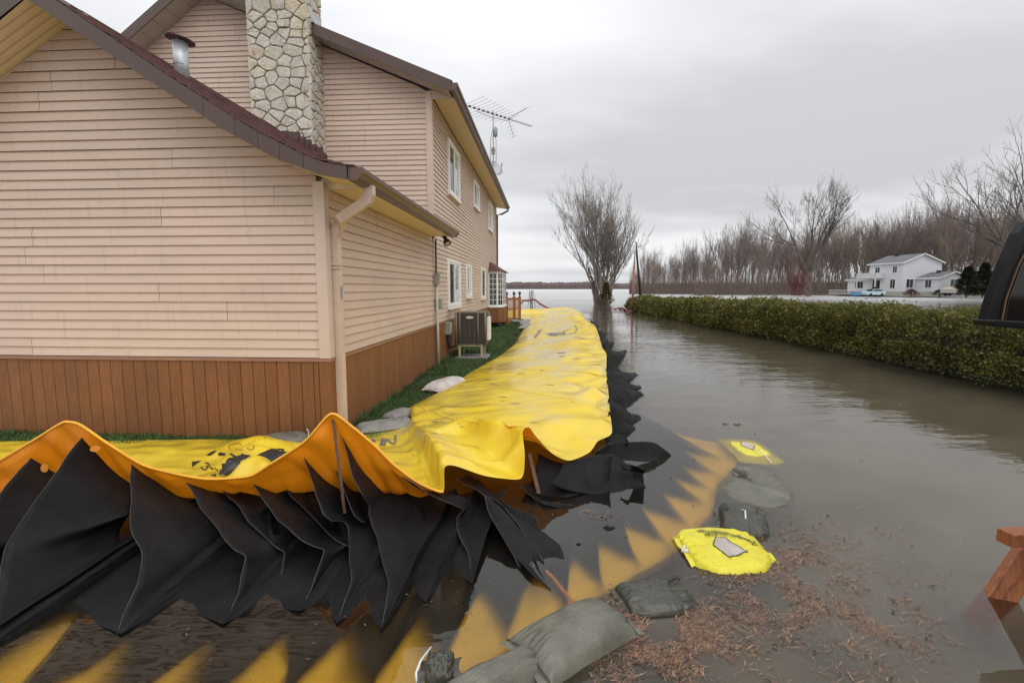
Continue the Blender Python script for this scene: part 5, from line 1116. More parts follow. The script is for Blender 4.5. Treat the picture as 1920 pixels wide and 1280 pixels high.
# ================================================================== DECK RAILING AT THE FAR CORNER
k = NT('cedar_stain'); g1 = k.noise(k.coord('World', (10, 10, 1)), 4, 5); k.col(k.ramp(g1, [(0.3, (0.20, 0.062, 0.022)), (0.7, (0.33, 0.115, 0.045))])); k.rough(0.6)
k = NT('cedar_pale'); g1 = k.noise(k.coord('World', (10, 10, 1)), 4, 5); k.col(k.ramp(g1, [(0.3, (0.36, 0.19, 0.085)), (0.7, (0.46, 0.27, 0.13))])); k.rough(0.6)
DK = plane_uv(950, 606, 'v', 19.4); dkp = hw(0.62, 19.6, 0.05)
dp = Pz(950, 607, 0.05); dk = empty('deck_railing', (dp.x, dp.y, 0.05), -A_, 'stained cedar deck railing with ball topped posts', 'railing')
for (x, y) in ((0, 0), (0.30, 1.2), (0.55, 2.2)):
    po = MB().box(x - 0.07, x + 0.07, y - 0.07, y + 0.07, 0, 1.36).build('post', M('cedar_stain'), dk)
    MB().lathe([(0.05, 1.36), (0.03, 1.39), (0.03, 1.42), (0.075, 1.48), (0.085, 1.54), (0.06, 1.61), (0.0, 1.63)], 12, Matrix.Translation((x, y, 0))).build('finial', M('fascia'), po, True)
MB().box(-0.95, -0.07, -0.03, 0.03, 1.20, 1.30).build('top_rail', M('cedar_stain'), dk); MB().box(-0.95, -0.07, -0.03, 0.03, 0.18, 0.26).build('bottom_rail', M('cedar_stain'), dk)
for i in range(6):
    x = -0.86 + i * 0.145; MB().lathe([(0.02, 0.26), (0.045, 0.32), (0.03, 0.42), (0.05, 0.6), (0.028, 0.8), (0.045, 1.0), (0.025, 1.1), (0.04, 1.2)], 8, Matrix.Translation((x, 0, 0))).build('baluster', M('cedar_pale'), dk, True)
for i in range(13):
    f = (i + 0.5) / 13; x, y = 0.03 + 0.52 * f, 0.08 + 2.08 * f; MB().box(x - 0.012, x + 0.012, y - 0.075, y + 0.075, 0.2, 1.2).build('board', M('cedar_pale'), dk)
MB().bar((0, 0, 1.25), (0.55, 2.2, 1.25), 0.05, 0.1).build('top_rail', M('cedar_stain'), dk); MB().bar((0.01, 0, 0.10), (0.56, 2.2, 0.10), 0.06, 0.2).build('bottom_rail', M('cedar_stain'), dk)
MB().box(-0.95, 0.05, 0.05, 2.3, 0.0, 0.1).build('deck_floor', M('cedar_stain'), dk)
pl = MB().lathe([(0.10, 0), (0.13, 0.2), (0.12, 0.22), (0.0, 0.2)], 10, Matrix.Translation(tuple(dp + Vector((-0.35, -0.3, 0))))).build('plant_pot', M('unit_dark')); tag(pl, 'dark round pot beside the deck railing', 'pot')
tag(MB().tube([dp + Vector((-0.75, -0.6, 0.06)), dp + Vector((-0.3, -0.95, 0.05))], 0.035, 8).build('drain_pipe', M('white_frame')), 'short white drain pipe on the lawn near the deck', 'pipe')
# ================================================================== TV ANTENNA MAST + DISH
AY = 27.0
base = PY(926, 560, AY); am = empty('antenna_tower', (base.x, base.y, 0.05), 0, 'slim lattice tower with a long television antenna behind the house', 'antenna')
def loc(x, y, Y=AY): return PY(x, y, Y) - Vector((base.x, base.y, 0.05))
ztop = loc(926, 262).z; wdt = 0.17
for q in range(3):
    an = q * 2.094 + 0.5; o = Vector((math.cos(an) * wdt, math.sin(an) * wdt, 0)); MB().tube([o, o + Vector((0, 0, ztop)), o * 0.25 + Vector((0, 0, ztop + 0.5))], 0.016, 6).build('tower_leg', M('aluminium_dark'), am)
z = 0.5
while z < ztop:
    m = MB()
    for q in range(3):
        a1, a2 = q * 2.094 + 0.5, (q + 1) * 2.094 + 0.5; m.tube([(math.cos(a1) * wdt, math.sin(a1) * wdt, z), (math.cos(a2) * wdt, math.sin(a2) * wdt, z)], 0.012, 5)
    m.build('tower_brace', M('aluminium_dark'), am); z += 0.62
zb = loc(926, 212).z
MB().tube([(0, 0, ztop - 2.2), (0, 0, zb + 0.1)], 0.022, 7).build('mast', M('aluminium_dark'), am)
MB().box(-0.09, 0.09, -0.09, 0.09, ztop - 0.75, ztop - 0.42).build('rotor_motor', M('grey_box'), am)
MB().lathe([(0.05, -0.25), (0.11, -0.2), (0.12, 0.15), (0.05, 0.28), (0, .3)], 10, Matrix.Translation((0.12, 0, loc(926, 248).z))).build('amplifier_box', M('grey_box'), am, True)
Zb = zb + base.z * 0 
def boom(x, y):
    d = ray(x, y); t = (zb + 0.05 - H) / d.z; return Vector((0, 0, H)) + d * t - Vector((base.x, base.y, 0.05))
B0, B1 = boom(869, 196), boom(997, 237); bdir = (B1 - B0).normalized(); perp = Vector((-bdir.y, bdir.x, 0))
if perp.x < 0: perp = -perp
MB().tube([B0, B1], 0.02, 6).build('boom', M('aluminium_dark'), am); MB().tube([B0.lerp(B1, 0.17) + Vector((0, 0, -0.12)), B0.lerp(B1, 0.37) + Vector((0, 0, -0.2)), B0.lerp(B1, 0.62) + Vector((0, 0, -0.12))], 0.013, 5).build('boom_brace', M('aluminium_dark'), am)
for i in range(11):
    f = 0.02 + i * 0.062; c_ = B0.lerp(B1, f); L = 1.55 - 0.075 * i; m = MB().tube([c_ - perp * L, c_ + perp * L], 0.008, 4); m.build('element', M('aluminium_dark'), am); MB().box(-0.04, 0.04, -0.04, 0.04, -0.04, 0.06, Matrix.Translation(c_)).build('clamp', M('black_cable'), am)
c_ = B0.lerp(B1, 0.63)
for sg in (1, -1):
    d = (perp * 0.45 * sg + bdir * 0.75 + Vector((0, 0, 0.55 * sg))).normalized(); MB().tube([c_, c_ + d * 1.25], 0.012, 5).build('reflector_arm', M('aluminium_dark'), am)
    for i in range(5): q = c_ + d * (0.25 + i * 0.24); MB().tube([q - perp * 0.3, q + perp * 0.3], 0.006, 4).build('element', M('aluminium_dark'), am)
for i in range(8): q = B0.lerp(B1, 0.66 + i * 0.045); MB().tube([q - perp * 0.24, q + perp * 0.24], 0.006, 4).build('element', M('aluminium_dark'), am)
dc = PY(930, 316, AY - 0.25); dish = empty('satellite_dish', tuple(dc), 0, 'grey oval satellite dish fixed to the lattice tower', 'satellite dish')
dm = Matrix.Rotation(R_(38), 4, 'Z') @ Matrix.Rotation(R_(62), 4, 'X')
MB().lathe([(0.0, -0.10), (0.12, -0.095), (0.24, -0.075), (0.34, -0.035), (0.42, 0.0), (0.42, 0.008), (0.33, -0.025), (0.2, -0.07), (0.0, -0.09)], 24, dm).build('reflector', M('dish_grey'), dish, True)
MB().tube([dm @ Vector((0, -0.38, 0)), dm @ Vector((0, -0.42, 0.3)), dm @ Vector((0, -0.15, 0.5))], 0.016, 6).build('feed_arm', M('aluminium_dark'), dish); MB().box(-0.04, 0.04, -0.04, 0.04, -0.06, 0.06, Matrix.Translation(dm @ Vector((0, -0.14, 0.5)))).build('feed_horn', M('grey_box'), dish)
# small dish and lamp at the far corner
c_ = PY(940.5, 520, 27.5); sdh = empty('corner_dish', tuple(c_), 0, 'small round dish on a bracket at the far house corner', 'dish'); MB().lathe([(0, -0.04), (0.12, -0.03), (0.2, 0.0), (0.2, 0.01), (0, -0.03)], 16, Matrix.Rotation(R_(70), 4, 'X') @ Matrix.Rotation(R_(30), 4, 'Y')).build('reflector', M('dish_grey'), sdh, True); MB().tube([(0, 0.02, 0), (-0.35, 0.3, -0.12)], 0.02, 6).build('bracket', M('aluminium_dark'), sdh)
# ================================================================== PUMP FRAME AND RED HOSE BEYOND THE DAM
fy = 33.0; fb = PY(1000, 585, fy); pf = empty('pump_frame', (fb.x, fb.y, 0), 0, 'white tubular pump frame standing in water behind the dam', 'frame'); simple('frame_white', (0.55, 0.58, 0.58), 0.4, 0.1); simple('frame_teal', (0.08, 0.16, 0.16), 0.4, 0.1)
def fl_(x, y): return PY(x, y, fy) - Vector((fb.x, fb.y, 0))
for a_, b_, mt in (((993, 545), (988, 579), 'frame_white'), ((999, 545), (999, 580), 'frame_white'), ((1000.5, 545), (1006, 579), 'frame_white'), ((993.5, 546), (996, 580), 'frame_teal'), ((997, 546), (998, 580), 'frame_teal'), ((992, 545), (1001, 545), 'frame_white'), ((995, 567), (998, 567), 'frame_teal')):
    p, q = fl_(*a_), fl_(*b_); 
    if b_[1] > 570: q.z = -0.3
    MB().tube([p, q + Vector((0, 0.2 if mt == 'frame_teal' else 0, 0))], 0.035, 6).build('frame_leg', M(mt), pf)
simple('red_hose', (0.22, 0.05, 0.05), 0.5, 0.2)
tag(MB().tube([PY(x, y, Y) for x, y, Y in ((950, 580, 31), (968, 578, 31), (976, 570, 32), (981, 563.5, 32.5), (990, 563, 33), (999, 561.5, 33), (1004, 562, 33), (1012, 569, 32.5), (1024, 576, 32), (1034, 579.5, 31.5), (1042, 580.5, 31), (1054, 580.5, 31))], 0.065, 8).build('discharge_hose', M('red_hose'), None, True), 'dark red discharge hose looping over the white frame', 'hose')
tag(MB().tube([PY(958, 561.8, 34), PY(984, 562, 33)], 0.025, 6).build('hose_pole', M('red_hose'), None, True), 'thin straight pole reaching from the deck to the hose', 'pole')
# ================================================================== HEDGE
k = NT('cedar_leaf'); g1 = k.noise(k.coord('World'), 1.3, 4); g2 = k.noise(k.coord('World'), 14, 3); at = k.n('ShaderNodeAttribute', attribute_name='tint')
c = k.ramp(g1, [(0.3, (0.085, 0.095, 0.02)), (0.55, (0.15, 0.14, 0.03)), (0.75, (0.225, 0.178, 0.044))])
c = k.mix(c, (0.24, 0.165, 0.05), k.mr(g2, 0.58, 0.75, 0, 0.6)); c = k.mix(c, at.outputs['Fac'], 1.0, 'MULTIPLY'); k.col(c); k.rough(0.6)
tl = k.n('ShaderNodeBsdfTranslucent'); k.l(c, tl.inputs[0]); ms = k.n('ShaderNodeMixShader'); ms.inputs[0].default_value = 0.25; k.l(k.b.outputs[0], ms.inputs[1]); k.l(tl.outputs[0], ms.inputs[2]); k.l(ms.outputs[0], k.o.inputs['Surface'])
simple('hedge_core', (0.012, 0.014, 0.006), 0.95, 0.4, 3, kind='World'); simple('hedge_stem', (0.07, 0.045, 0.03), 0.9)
HA, HB_ = Pz(2060, 762, 0), Pz(1172, 580, 0)      # foot of the near face of the hedge
hdir = (HB_ - HA).normalized(); hn = Vector((-hdir.y, hdir.x, 0)); hn = hn if hn.x > 0 else -hn; HL = (HB_ - HA).length
hedge = empty('cedar_hedge', tuple(HA), 0, 'clipped green and bronze cedar hedge standing in the flood water', 'hedge')
def htop(d): return 1.36 - 0.36 * min(1, d / 30) - (0.30 * max(0, (d - HL + 2.2) / 2.2) ** 2)
def hwid(d): return 1.9 - 0.2 * min(1, d / 30)
def hsurf(d, f):          # f 0..1 from near foot over the top to the far foot
    w_, t_ = hwid(d), htop(d); endf = 1 - max(0, (d - HL + 1.6) / 1.6) ** 2 * 0.7
    ang = math.pi * f; r = 0.55
    x = -math.cos(ang); z = math.sin(ang)
    sx = math.copysign(abs(x) ** 0.45, x); sz = abs(z) ** 0.5
    p = HA + hdir * d + hn * (w_ / 2 + w_ / 2 * sx * endf); p.z = t_ * sz
    b = 0.26 * nz(p, 0.75, 2) + 0.14 * nz(p, 2.3, 5)
    nrm = (hn * sx + Vector((0, 0, sz))).normalized()
    return p + nrm * b, nrm
vs = []; nd, nf = 140, 18
for i in range(nd):
    d = -3 + (HL + 3) * i / (nd - 1)
    for j in range(nf):
        p, n = hsurf(d, j / (nf - 1)); p = p - n * 0.12; p.z -= 0.05; vs.append(p - HA)
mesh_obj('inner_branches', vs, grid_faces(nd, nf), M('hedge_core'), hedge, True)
def sprays(n, seed, dens, size):
    r = random.Random(seed); vs = []; fs = []; tint = []
    for _ in range(n):
        d = dens(r); f = r.choice((r.uniform(0.0, 0.06), r.uniform(0.0, 0.30), r.uniform(0.1, 0.62), r.uniform(0.28, 0.75))); p, nrm = hsurf(d, f)
        p = p + nrm * (r.uniform(-0.15, 0.05) if r.random() > 0.10 else r.uniform(0.0, 0.16))
        if p.z < -0.03: continue
        s_ = size(d) * r.uniform(0.6, 1.5)
        dirv = (nrm * r.uniform(0.3, 1.0) + Vector((r.uniform(-1, 1), r.uniform(-1, 1), r.uniform(-0.5, 0.8))) * 0.75).normalized()
        side = dirv.cross(Vector((r.uniform(-1, 1), r.uniform(-1, 1), r.uniform(-1, 1)))); 
        if side.length < 1e-3: continue
        side.normalize(); o = len(vs); q = p - HA; tt = r.uniform(0.55, 1.45)
        # a flat fan of scale leaves: stem with three lobes
        L = s_; pts = [q, q + dirv * L * .35 + side * L * .10, q + dirv * L * .55 + side * L * .38, q + dirv * L * .62 + side * L * .08, q + dirv * L + side * L * .05, q + dirv * L * .66 - side * L * .10, q + dirv * L * .6 - side * L * .40, q + dirv * L * .34 - side * L * .10]
        vs += pts; fs += [(o, o + 1, o + 3, o + 5, o + 7), (o + 1, o + 2, o + 3), (o + 3, o + 4, o + 5), (o + 5, o + 6, o + 7)]; tint += [tt] * 8
    ob = mesh_obj('foliage', vs, fs, M('cedar_leaf'), hedge); ob.data.attributes.new('tint', 'FLOAT', 'POINT').data.foreach_set('value', tint); tag(ob, kind='stuff')
sprays(125000, 1, lambda r: -2.0 + (HL + 2) * r.random() ** 1.75, lambda d: 0.050 + 0.0038 * max(0, d))
# ================================================================== BARE TREES
k = NT('bark_grey'); k.col(k.ramp(k.noise(k.coord('World', (1, 1, 0.3)), 2.0, 4), [(0.3, (0.16, 0.135, 0.118)), (0.7, (0.27, 0.235, 0.205))])); k.rough(0.95)
k = NT('bark_tree_line'); c = k.ramp(k.rnd(), [(0.0, (0.19, 0.14, 0.13)), (0.4, (0.225, 0.185, 0.165)), (0.7, (0.24, 0.175, 0.16)), (0.85, (0.255, 0.22, 0.195)), (1.0, (0.29, 0.21, 0.14))]); k.col(c); k.rough(0.95)
k = NT('bark_dark'); k.col(k.ramp(k.noise(k.coord('World'), 1.5, 3), [(0.3, (0.10, 0.082, 0.07)), (0.7, (0.18, 0.15, 0.127))])); k.rough(0.95)
simple('bark_red', (0.17, 0.072, 0.06), 0.9, 0.25, 2); simple('bark_pole', (0.025, 0.022, 0.02), 0.85)
def grow(r, base, dirv, length, rad, depth, out, spread, ratio, up, kids, maxd):
    pts = [base]; d = dirv.copy(); segs = 4 if depth < 2 else 3
    for i in range(segs):
        d = (d + Vector((r.gauss(0, 1), r.gauss(0, 1), r.gauss(0, 0.6))) * 0.10 + Vector((0, 0, up * (0.06 + 0.05 * depth)))).normalized(); pts.append(pts[-1] + d * length / segs)
    rs = [rad * (1 - 0.55 * i / segs) for i in range(segs + 1)]
    out.append((pts, rs, depth))
    if depth >= maxd: return
    n = kids[min(depth, len(kids) - 1)]
    for q in range(n):
        f = r.uniform(0.3, 1.0) if depth else r.uniform(0.35, 1.0)
        if q == 0: f = 1.0
        i = min(int(f * segs), segs - 1); p = pts[i].lerp(pts[i + 1], f * segs - i)
        ax = Vector((r.gauss(0, 1), r.gauss(0, 1), r.gauss(0, 1))).normalized(); pd = (pts[i + 1] - pts[i]).normalized()
        sd_ = pd.cross(ax)
        if sd_.length < 1e-3: continue
        sd_.normalize(); an = (0.15 if q == 0 else 1) * spread * r.uniform(0.6, 1.35)
        nd_ = (pd * math.cos(an) + sd_ * math.sin(an)).normalized()
        grow(r, p, nd_, length * ratio * r.uniform(0.7, 1.2), max(rs[i] * (0.78 if q == 0 else 0.55), 0.0), depth + 1, out, spread, ratio, up, kids, maxd)
def tree_mesh(out, minr, split=1):
    tr_, cr_ = MB(), MB()
    for pts, rs, dp_ in out:
        (tr_ if dp_ < split else cr_).tube(pts, [max(x, minr) for x in rs], 6 if dp_ < 2 else 3, cap=False)
    return tr_, cr_
def tree(name, loc_, out, minr, mat, label, cat='tree', group=None, split=1):
    e = empty(name, loc_, 0, label, cat, group); a_, b_ = tree_mesh(out, minr, split)
    a_.build('trunk', M(mat), e, True); b_.build('crown', M(mat), e, True); return e
# the clump standing in the water
r = random.Random(3); out = []; cb = Pz(1130, 571, 0); sc_ = cb.y / F
for q in range(20):
    an = r.uniform(0, 6.28); lean = abs(r.gauss(0, 0.11)) + (0.02 if q < 8 else 0.07); d = Vector((math.cos(an) * lean, math.sin(an) * lean, 1)).normalized()
    grow(r, Vector((r.uniform(-0.9, 0.9), r.uniform(-0.5, 0.5), -0.3)), d, r.uniform(5.2, 8.4), r.uniform(0.06, 0.14), 0, out, 0.38, 0.52, 0.55, (7, 5, 4, 3, 0), 4)
tree('flooded_maple', tuple(cb), out, 0.009, 'bark_grey', 'many stemmed bare maple clump rising straight out of the water')
r = random.Random(9); out = []
for q in range(4): grow(r, Vector((r.uniform(-0.3, 0.3), 0, -0.2)), Vector((r.gauss(0, 0.12), r.gauss(0, 0.1), 1)).normalized(), 3.2, 0.2, 0, out, 0.5, 0.5, 0.3, (5, 4, 0), 2)
tree('dead_tree', tuple(Pz(1122, 570, 0)), out, 0.02, 'bark_red', 'short reddish dead trunk cluster at the base of the maple clump')
# tree line: five shapes, copied
GRP = 'bare trees of the far tree line'
protos = []
for q in range(6):
    r = random.Random(40 + q); out = []
    nst = (1, 2, 1, 3, 1, 2)[q]
    for s_ in range(nst):
        d = Vector((r.gauss(0, 0.06), r.gauss(0, 0.06), 1)).normalized(); grow(r, Vector((r.uniform(-.6, .6) * (nst > 1), r.uniform(-.4, .4), -0.3)), d, r.uniform(9.5, 12), r.uniform(0.11, 0.19), 0, out, (0.42, 0.5, 0.35, 0.45, 0.6, 0.4)[q], 0.48, 0.5, ((13, 6, 5, 0), (10, 6, 4, 0), (14, 6, 4, 0), (8, 6, 4, 0), (13, 7, 4, 0), (10, 6, 5, 0))[q], 3)
    protos.append(tree('bare_tree', (0, 0, 0), out, 0.014, 'bark_tree_line', 'slender leafless tree in the wood behind the flooded field', 'tree', GRP))
r = random.Random(77); first = set(); spots = []
def hts(x):               # top of the wood in photo pixels
    pr = [(1195, 505), (1215, 470), (1240, 468), (1262, 486), (1290, 452), (1320, 452), (1345, 470), (1365, 430), (1400, 420), (1450, 428), (1480, 440), (1520, 430), (1600, 415), (1660, 412), (1700, 408), (1760, 398), (1800, 380), (1850, 395), (1960, 380)]
    return lin(pr, x)
x = 1196.0
while x < 1990:
    for row in range(3):
        Y = (172 if x < 1300 else 168 - min(40, (x - 1300) * 0.08)) + row * 13 + r.uniform(-4, 4); xx = x + r.uniform(-7, 7)
        top = PY(xx, hts(xx) + r.uniform(-10, 26) + (8 if row == 0 else 0), Y); spots.append((top.x, Y, max(8, top.z)))
    x += r.uniform(6, 12)
for i, (X, Y, hgt) in enumerate(spots):
    q = r.randrange(6); o = protos[q] if q not in first else copy_tree(protos[q]); first.add(q)
    s_ = hgt / 17.5; o.location = (X, Y, 0.3); o.rotation_euler = (0, 0, r.uniform(0, 6.28)); o.scale = (s_ * r.uniform(0.6, 0.85), s_ * r.uniform(0.6, 0.85), s_)
simple('under_brush', (0.15, 0.11, 0.097), 0.95, 0.3, 0.6, kind='World')
rb = random.Random(5); vs = []; fs = []                        # brush under the wood
for _ in range(17000):
    xx = rb.uniform(1180, 1990); Y = rb.uniform(150, 195) if xx < 1300 else rb.uniform(128, 185); p = PY(xx, 548, Y); p.z = 0.2; hh = 1.0 + 11 * rb.random() ** 2.2; o = len(vs); w_ = 0.04
    lx = rb.gauss(0, 0.5); vs += [(p.x - w_, p.y, 0.1), (p.x + w_, p.y, 0.1), (p.x + lx + 0.02, p.y + rb.gauss(0, .4), hh)]; fs += [(o, o + 1, o + 2)]
tag(mesh_obj('under_brush', vs, fs, M('under_brush')), 'thicket of thin brown brush under the far wood', 'brush', kind='stuff')
# big cottonwoods
def bigtree(px, py, Y, hgt, seed, label, mat, kids, spread, lean=0.0, rad=0.55, nst=3):
    r = random.Random(seed); out = []; b0 = PY(px, py, Y); b0.z = 0.3
    trunk = [Vector((0, 0, -0.3)), Vector((lean * .3, 0, hgt * 0.10)), Vector((lean * .6, 0, hgt * 0.2))]; out.append((trunk, [rad * 1.2, rad, rad * 0.85], 0))
    for q in range(nst):
        an = 2 * math.pi * q / nst + r.uniform(-0.4, 0.4); tl_ = r.uniform(0.32, 0.55); d = Vector((math.cos(an) * tl_ * 1.2, math.sin(an) * tl_, 1)).normalized()
        grow(r, trunk[2] - Vector((0, 0, r.uniform(0, hgt * .05))), d, hgt * 0.40, rad * 0.62, 1, out, spread, 0.62, 0.35, kids, 5)
    return tree('cottonwood', tuple(b0), out, 0.022, mat, label, split=2)
bigtree(1515, 552, 118, 27.5, 21, 'tall spreading cottonwood with a broad fan of bare limbs above the wood', 'bark_dark', (0, 5, 4, 4, 4, 0), 0.50, rad=0.6, nst=4)
bigtree(1912, 552, 92, 29, 33, 'huge bare cottonwood with wide limbs beside the dark evergreens', 'bark_dark', (0, 6, 4, 4, 4, 0), 0.62, rad=0.75, nst=5)
bigtree(1648, 552, 135, 20, 55, 'dark forked bare tree directly behind the white house', 'bark_dark', (0, 5, 5, 4, 3, 0), 0.40, rad=0.35, nst=3)
r = random.Random(12); out = []
for q in range(30): grow(r, Vector((r.uniform(-1.2, 1.2), r.uniform(-0.7, 0.7), 0)), Vector((r.gauss(0, 0.33), r.gauss(0, 0.25), 1)).normalized(), r.uniform(3.0, 4.6), 0.05, 0, out, 0.35, 0.5, 0.4, (6, 4, 0), 2)
sb = PY(1493, 553, 112); tree('red_shrub', (sb.x, sb.y, 0.2), out, 0.018, 'bark_red', 'reddish dome shaped leafless shrub at the edge of the wood', 'shrub')
# leafy bits
k = NT('needle'); k.col(k.ramp(k.noise(k.coord('World'), 1.5, 4), [(0.3, (0.02, 0.03, 0.014)), (0.7, (0.055, 0.06, 0.028))])); k.rough(0.8)
k = NT('cedar_bronze'); k.col(k.ramp(k.noise(k.coord('World'), 1.6, 3), [(0.35, (0.10, 0.10, 0.02)), (0.6, (0.17, 0.095, 0.03)), (0.75, (0.20, 0.07, 0.025))])); k.rough(0.8)
def conifer(name, b0, hgt, rad, mat, label, seed, n=2600, leaf=0.35, group=None, cone=0.8):
    r = random.Random(seed); e = empty(name, tuple(b0), 0, label, 'evergreen', group); MB().tube([(0, 0, -0.2), (0, 0, hgt * 0.9)], [0.14, 0.03], 6).build('trunk', M('bark_dark'), e)
    vs = []; fs = []
    for _ in range(n):
        f = r.random() ** 0.8; z = hgt * (0.04 + 0.96 * f); rr = rad * (1 - f ** (1.0 / cone)) * (0.75 + 0.5 * nz((0, f * 6, seed), 1, 2)) + 0.08; an = r.uniform(0, 6.28); rr *= r.uniform(0.45, 1.05) * (1 + 0.25 * nz((math.cos(an) * 2, math.sin(an) * 2, z * 0.8), 1, seed))
        p = Vector((math.cos(an) * rr, math.sin(an) * rr, z)); d = Vector((math.cos(an), math.sin(an), r.uniform(-0.4, 0.5))) * leaf * r.uniform(0.5, 1.2); s_ = Vector((-math.sin(an), math.cos(an), r.uniform(-.6, .6))) * leaf * 0.3
        o = len(vs); vs += [p - s_, p + s_, p + d]; fs.append((o, o + 1, o + 2))
    tag(mesh_obj('crown', vs, fs, M(mat), e), None); return e
p = Pz(1136, 572, 0); conifer('small_cedar', p, 2.5, 0.95, 'cedar_bronze', 'small bronze and green cedar at the foot of the maple clump', 3, 2200, 0.22, None, 0.6)
GE = 'dark evergreens by the white house'
for q, (x_, hh, rr) in enumerate(((1812, 5.8, 2.2), (1842, 6.4, 2.5), (1868, 5.6, 2.3))):
    p = PY(x_, 555, 95); p.z = 0.3; conifer('spruce', p, hh, rr, 'needle', ('dense dark spruce nearest the covered boat', 'tallest of three dark spruces beside the white house', 'dark spruce standing under the big cottonwood limbs')[q], 20 + q, 4200, 0.55, GE, 0.55)
# ================================================================== POLES, FAR SHORE, FAR BANK
pb_ = PY(1203, 566, 62); pt_ = PY(1192, 453, 62); up_ = empty('utility_pole', (pb_.x, pb_.y, 0), 0, 'dark leaning wooden utility pole behind the far end of the hedge', 'pole'); MB().tube([(0, 0, -0.5), pt_ - Vector((pb_.x, pb_.y, 0))], [0.17, 0.12], 10).build('shaft', M('bark_pole'), up_, True); MB().box(-0.09, 0.09, -0.09, 0.09, pt_.z - 0.5, pt_.z - 0.2, Matrix.Translation((pt_.x - pb_.x, 0, 0))).build('insulator', M('grey_box'), up_)
simple('orange_post', (0.26, 0.12, 0.075), 0.7, 0.2, 1.5); pb_ = Pz(1185, 583, 0); pt_ = PY(1191.5, 455, pb_.y); op = empty('channel_post', (pb_.x, pb_.y, 0), 0, 'thin orange brown leaning post in the water beside the hedge end', 'post')
tp_ = pt_ - Vector((pb_.x, pb_.y, 0)); MB().tube([(0, 0, -0.4), tp_ * 0.72], [0.10, 0.08], 10).build('lower_shaft', M('orange_post'), op, True); MB().tube([tp_ * 0.72, tp_], [0.06, 0.05], 8).build('upper_rod', M('galvanised'), op, True)
m = MB()
for q, (x0, y0, x1, y1) in enumerate(((1152, 579, 1168, 576.5), (1162, 578, 1172, 581), (1170, 580, 1186, 582.5), (1176, 583, 1192, 583))): m.tube([Pz(x0, y0, 0.03), Pz((x0 + x1) / 2, (y0 + y1) / 2, 0.14), Pz(x1, y1, 0.03)], 0.07, 6)
tag(m.build('red_boom', M('red_hose')), 'tangled red floating debris by the leaning post', 'debris', kind='stuff')
for q, (x_, y_) in enumerate(((1244, 593.5), (1251.5, 593.5))):
    p = Pz(x_, y_, 0); gu = empty('gull', tuple(p), 0.2 if q else 2.8, 'white gull floating on the water in front of the hedge', 'gull', 'pair of gulls on the water')
    MB().lathe([(0.0, -0.26), (0.06, -0.2), (0.11, -0.05), (0.12, 0.05), (0.08, 0.16), (0.0, 0.2)], 10, Matrix.Translation((0, 0, 0.07)) @ Matrix.Rotation(R_(90), 4, 'Y')).build('body', M('white_frame'), gu, True); MB().lathe([(0.0, -0.05), (0.05, 0), (0.05, 0.05), (0, 0.09)], 8, Matrix.Translation((0.2, 0, 0.18))).build('head', M('white_frame'), gu, True); MB().bar((-0.2, 0, 0.1), (-0.36, 0, 0.15), 0.06, 0.03).build('tail', M('grey_box'), gu)
k = NT('far_wood'); g1 = k.noise(k.coord('World', (1, 1, 0.25)), 0.035, 6, 0.7); k.col(k.ramp(g1, [(0.3, (0.085, 0.062, 0.066)), (0.7, (0.15, 0.112, 0.112))])); k.rough(1.0)
vs = []; fs = []; n = 700; rf = random.Random(6)
for i in range(n):
    X = -1500 + 3600 * i / (n - 1); hz_ = 21 + 5 * nz((X * 0.004, 0, 0), 1, 2) + 3.5 * nz((X * 0.05, 1, 0), 1, 3) + rf.uniform(-1.6, 1.6)
    for z, y in ((-1, 1500), (hz_ * 0.55, 1502), (hz_ * 0.9, 1508 + rf.uniform(-2, 2)), (hz_, 1520), (hz_ * 0.9, 1640)): vs.append((X, y, z))
tag(mesh_obj('far_shore_wood', vs, grid_faces(n, 5), M('far_wood')), 'low wooded far shore across the lake', 'wood', kind='stuff')
simple('bank_grass', (0.095, 0.085, 0.055), 0.95, 0.3, 0.15, kind='World')
bank = [Pz(1196, 550.6, 0.0), Pz(1290, 550.8, 0.0), Pz(1440, 552.2, 0.0), Pz(1540, 553.8, 0.0), Pz(1600, 555.5, 0), Pz(1700, 556.5, 0), Pz(1830, 557, 0), Pz(2000, 557.5, 0), Pz(2300, 559, 0)]
vs = []
for p in bank:
    d = Vector((p.x, p.y, 0)).normalized(); vs += [p + Vector((0, 0, -0.2)), p + d * 3 + Vector((0, 0, 0.25)), p + d * 12 + Vector((0, 0, 0.45)), p + d * 260 + Vector((0, 0, 0.8))]
tag(mesh_obj('far_bank', vs, grid_faces(len(bank), 4), M('bank_grass'), None, True), kind='structure')
# ================================================================== WHITE HOUSE ACROSS THE FIELD
k = NT('white_siding'); wv = k.n('ShaderNodeTexWave', bands_direction='Z'); wv.inputs['Scale'].default_value = 2.6; k.l(k.coord('Object'), wv.inputs[0]); k.col(k.ramp(wv.outputs[1], [(0, (0.52, 0.53, 0.56)), (0.15, (0.66, 0.67, 0.70)), (1, (0.69, 0.70, 0.73))])); k.rough(0.6)
simple('grey_shingle', (0.14, 0.145, 0.155), 0.9, 0.15, 4); simple('concrete', (0.42, 0.40, 0.37), 0.9, 0.12, 3)
WY = 106.0; wc = PY(1689, 552, WY); WA = R_(4); wh = empty('white_house', (wc.x, wc.y, 0.45), WA, 'white two storey house with grey roofs beyond the flooded field', 'house')
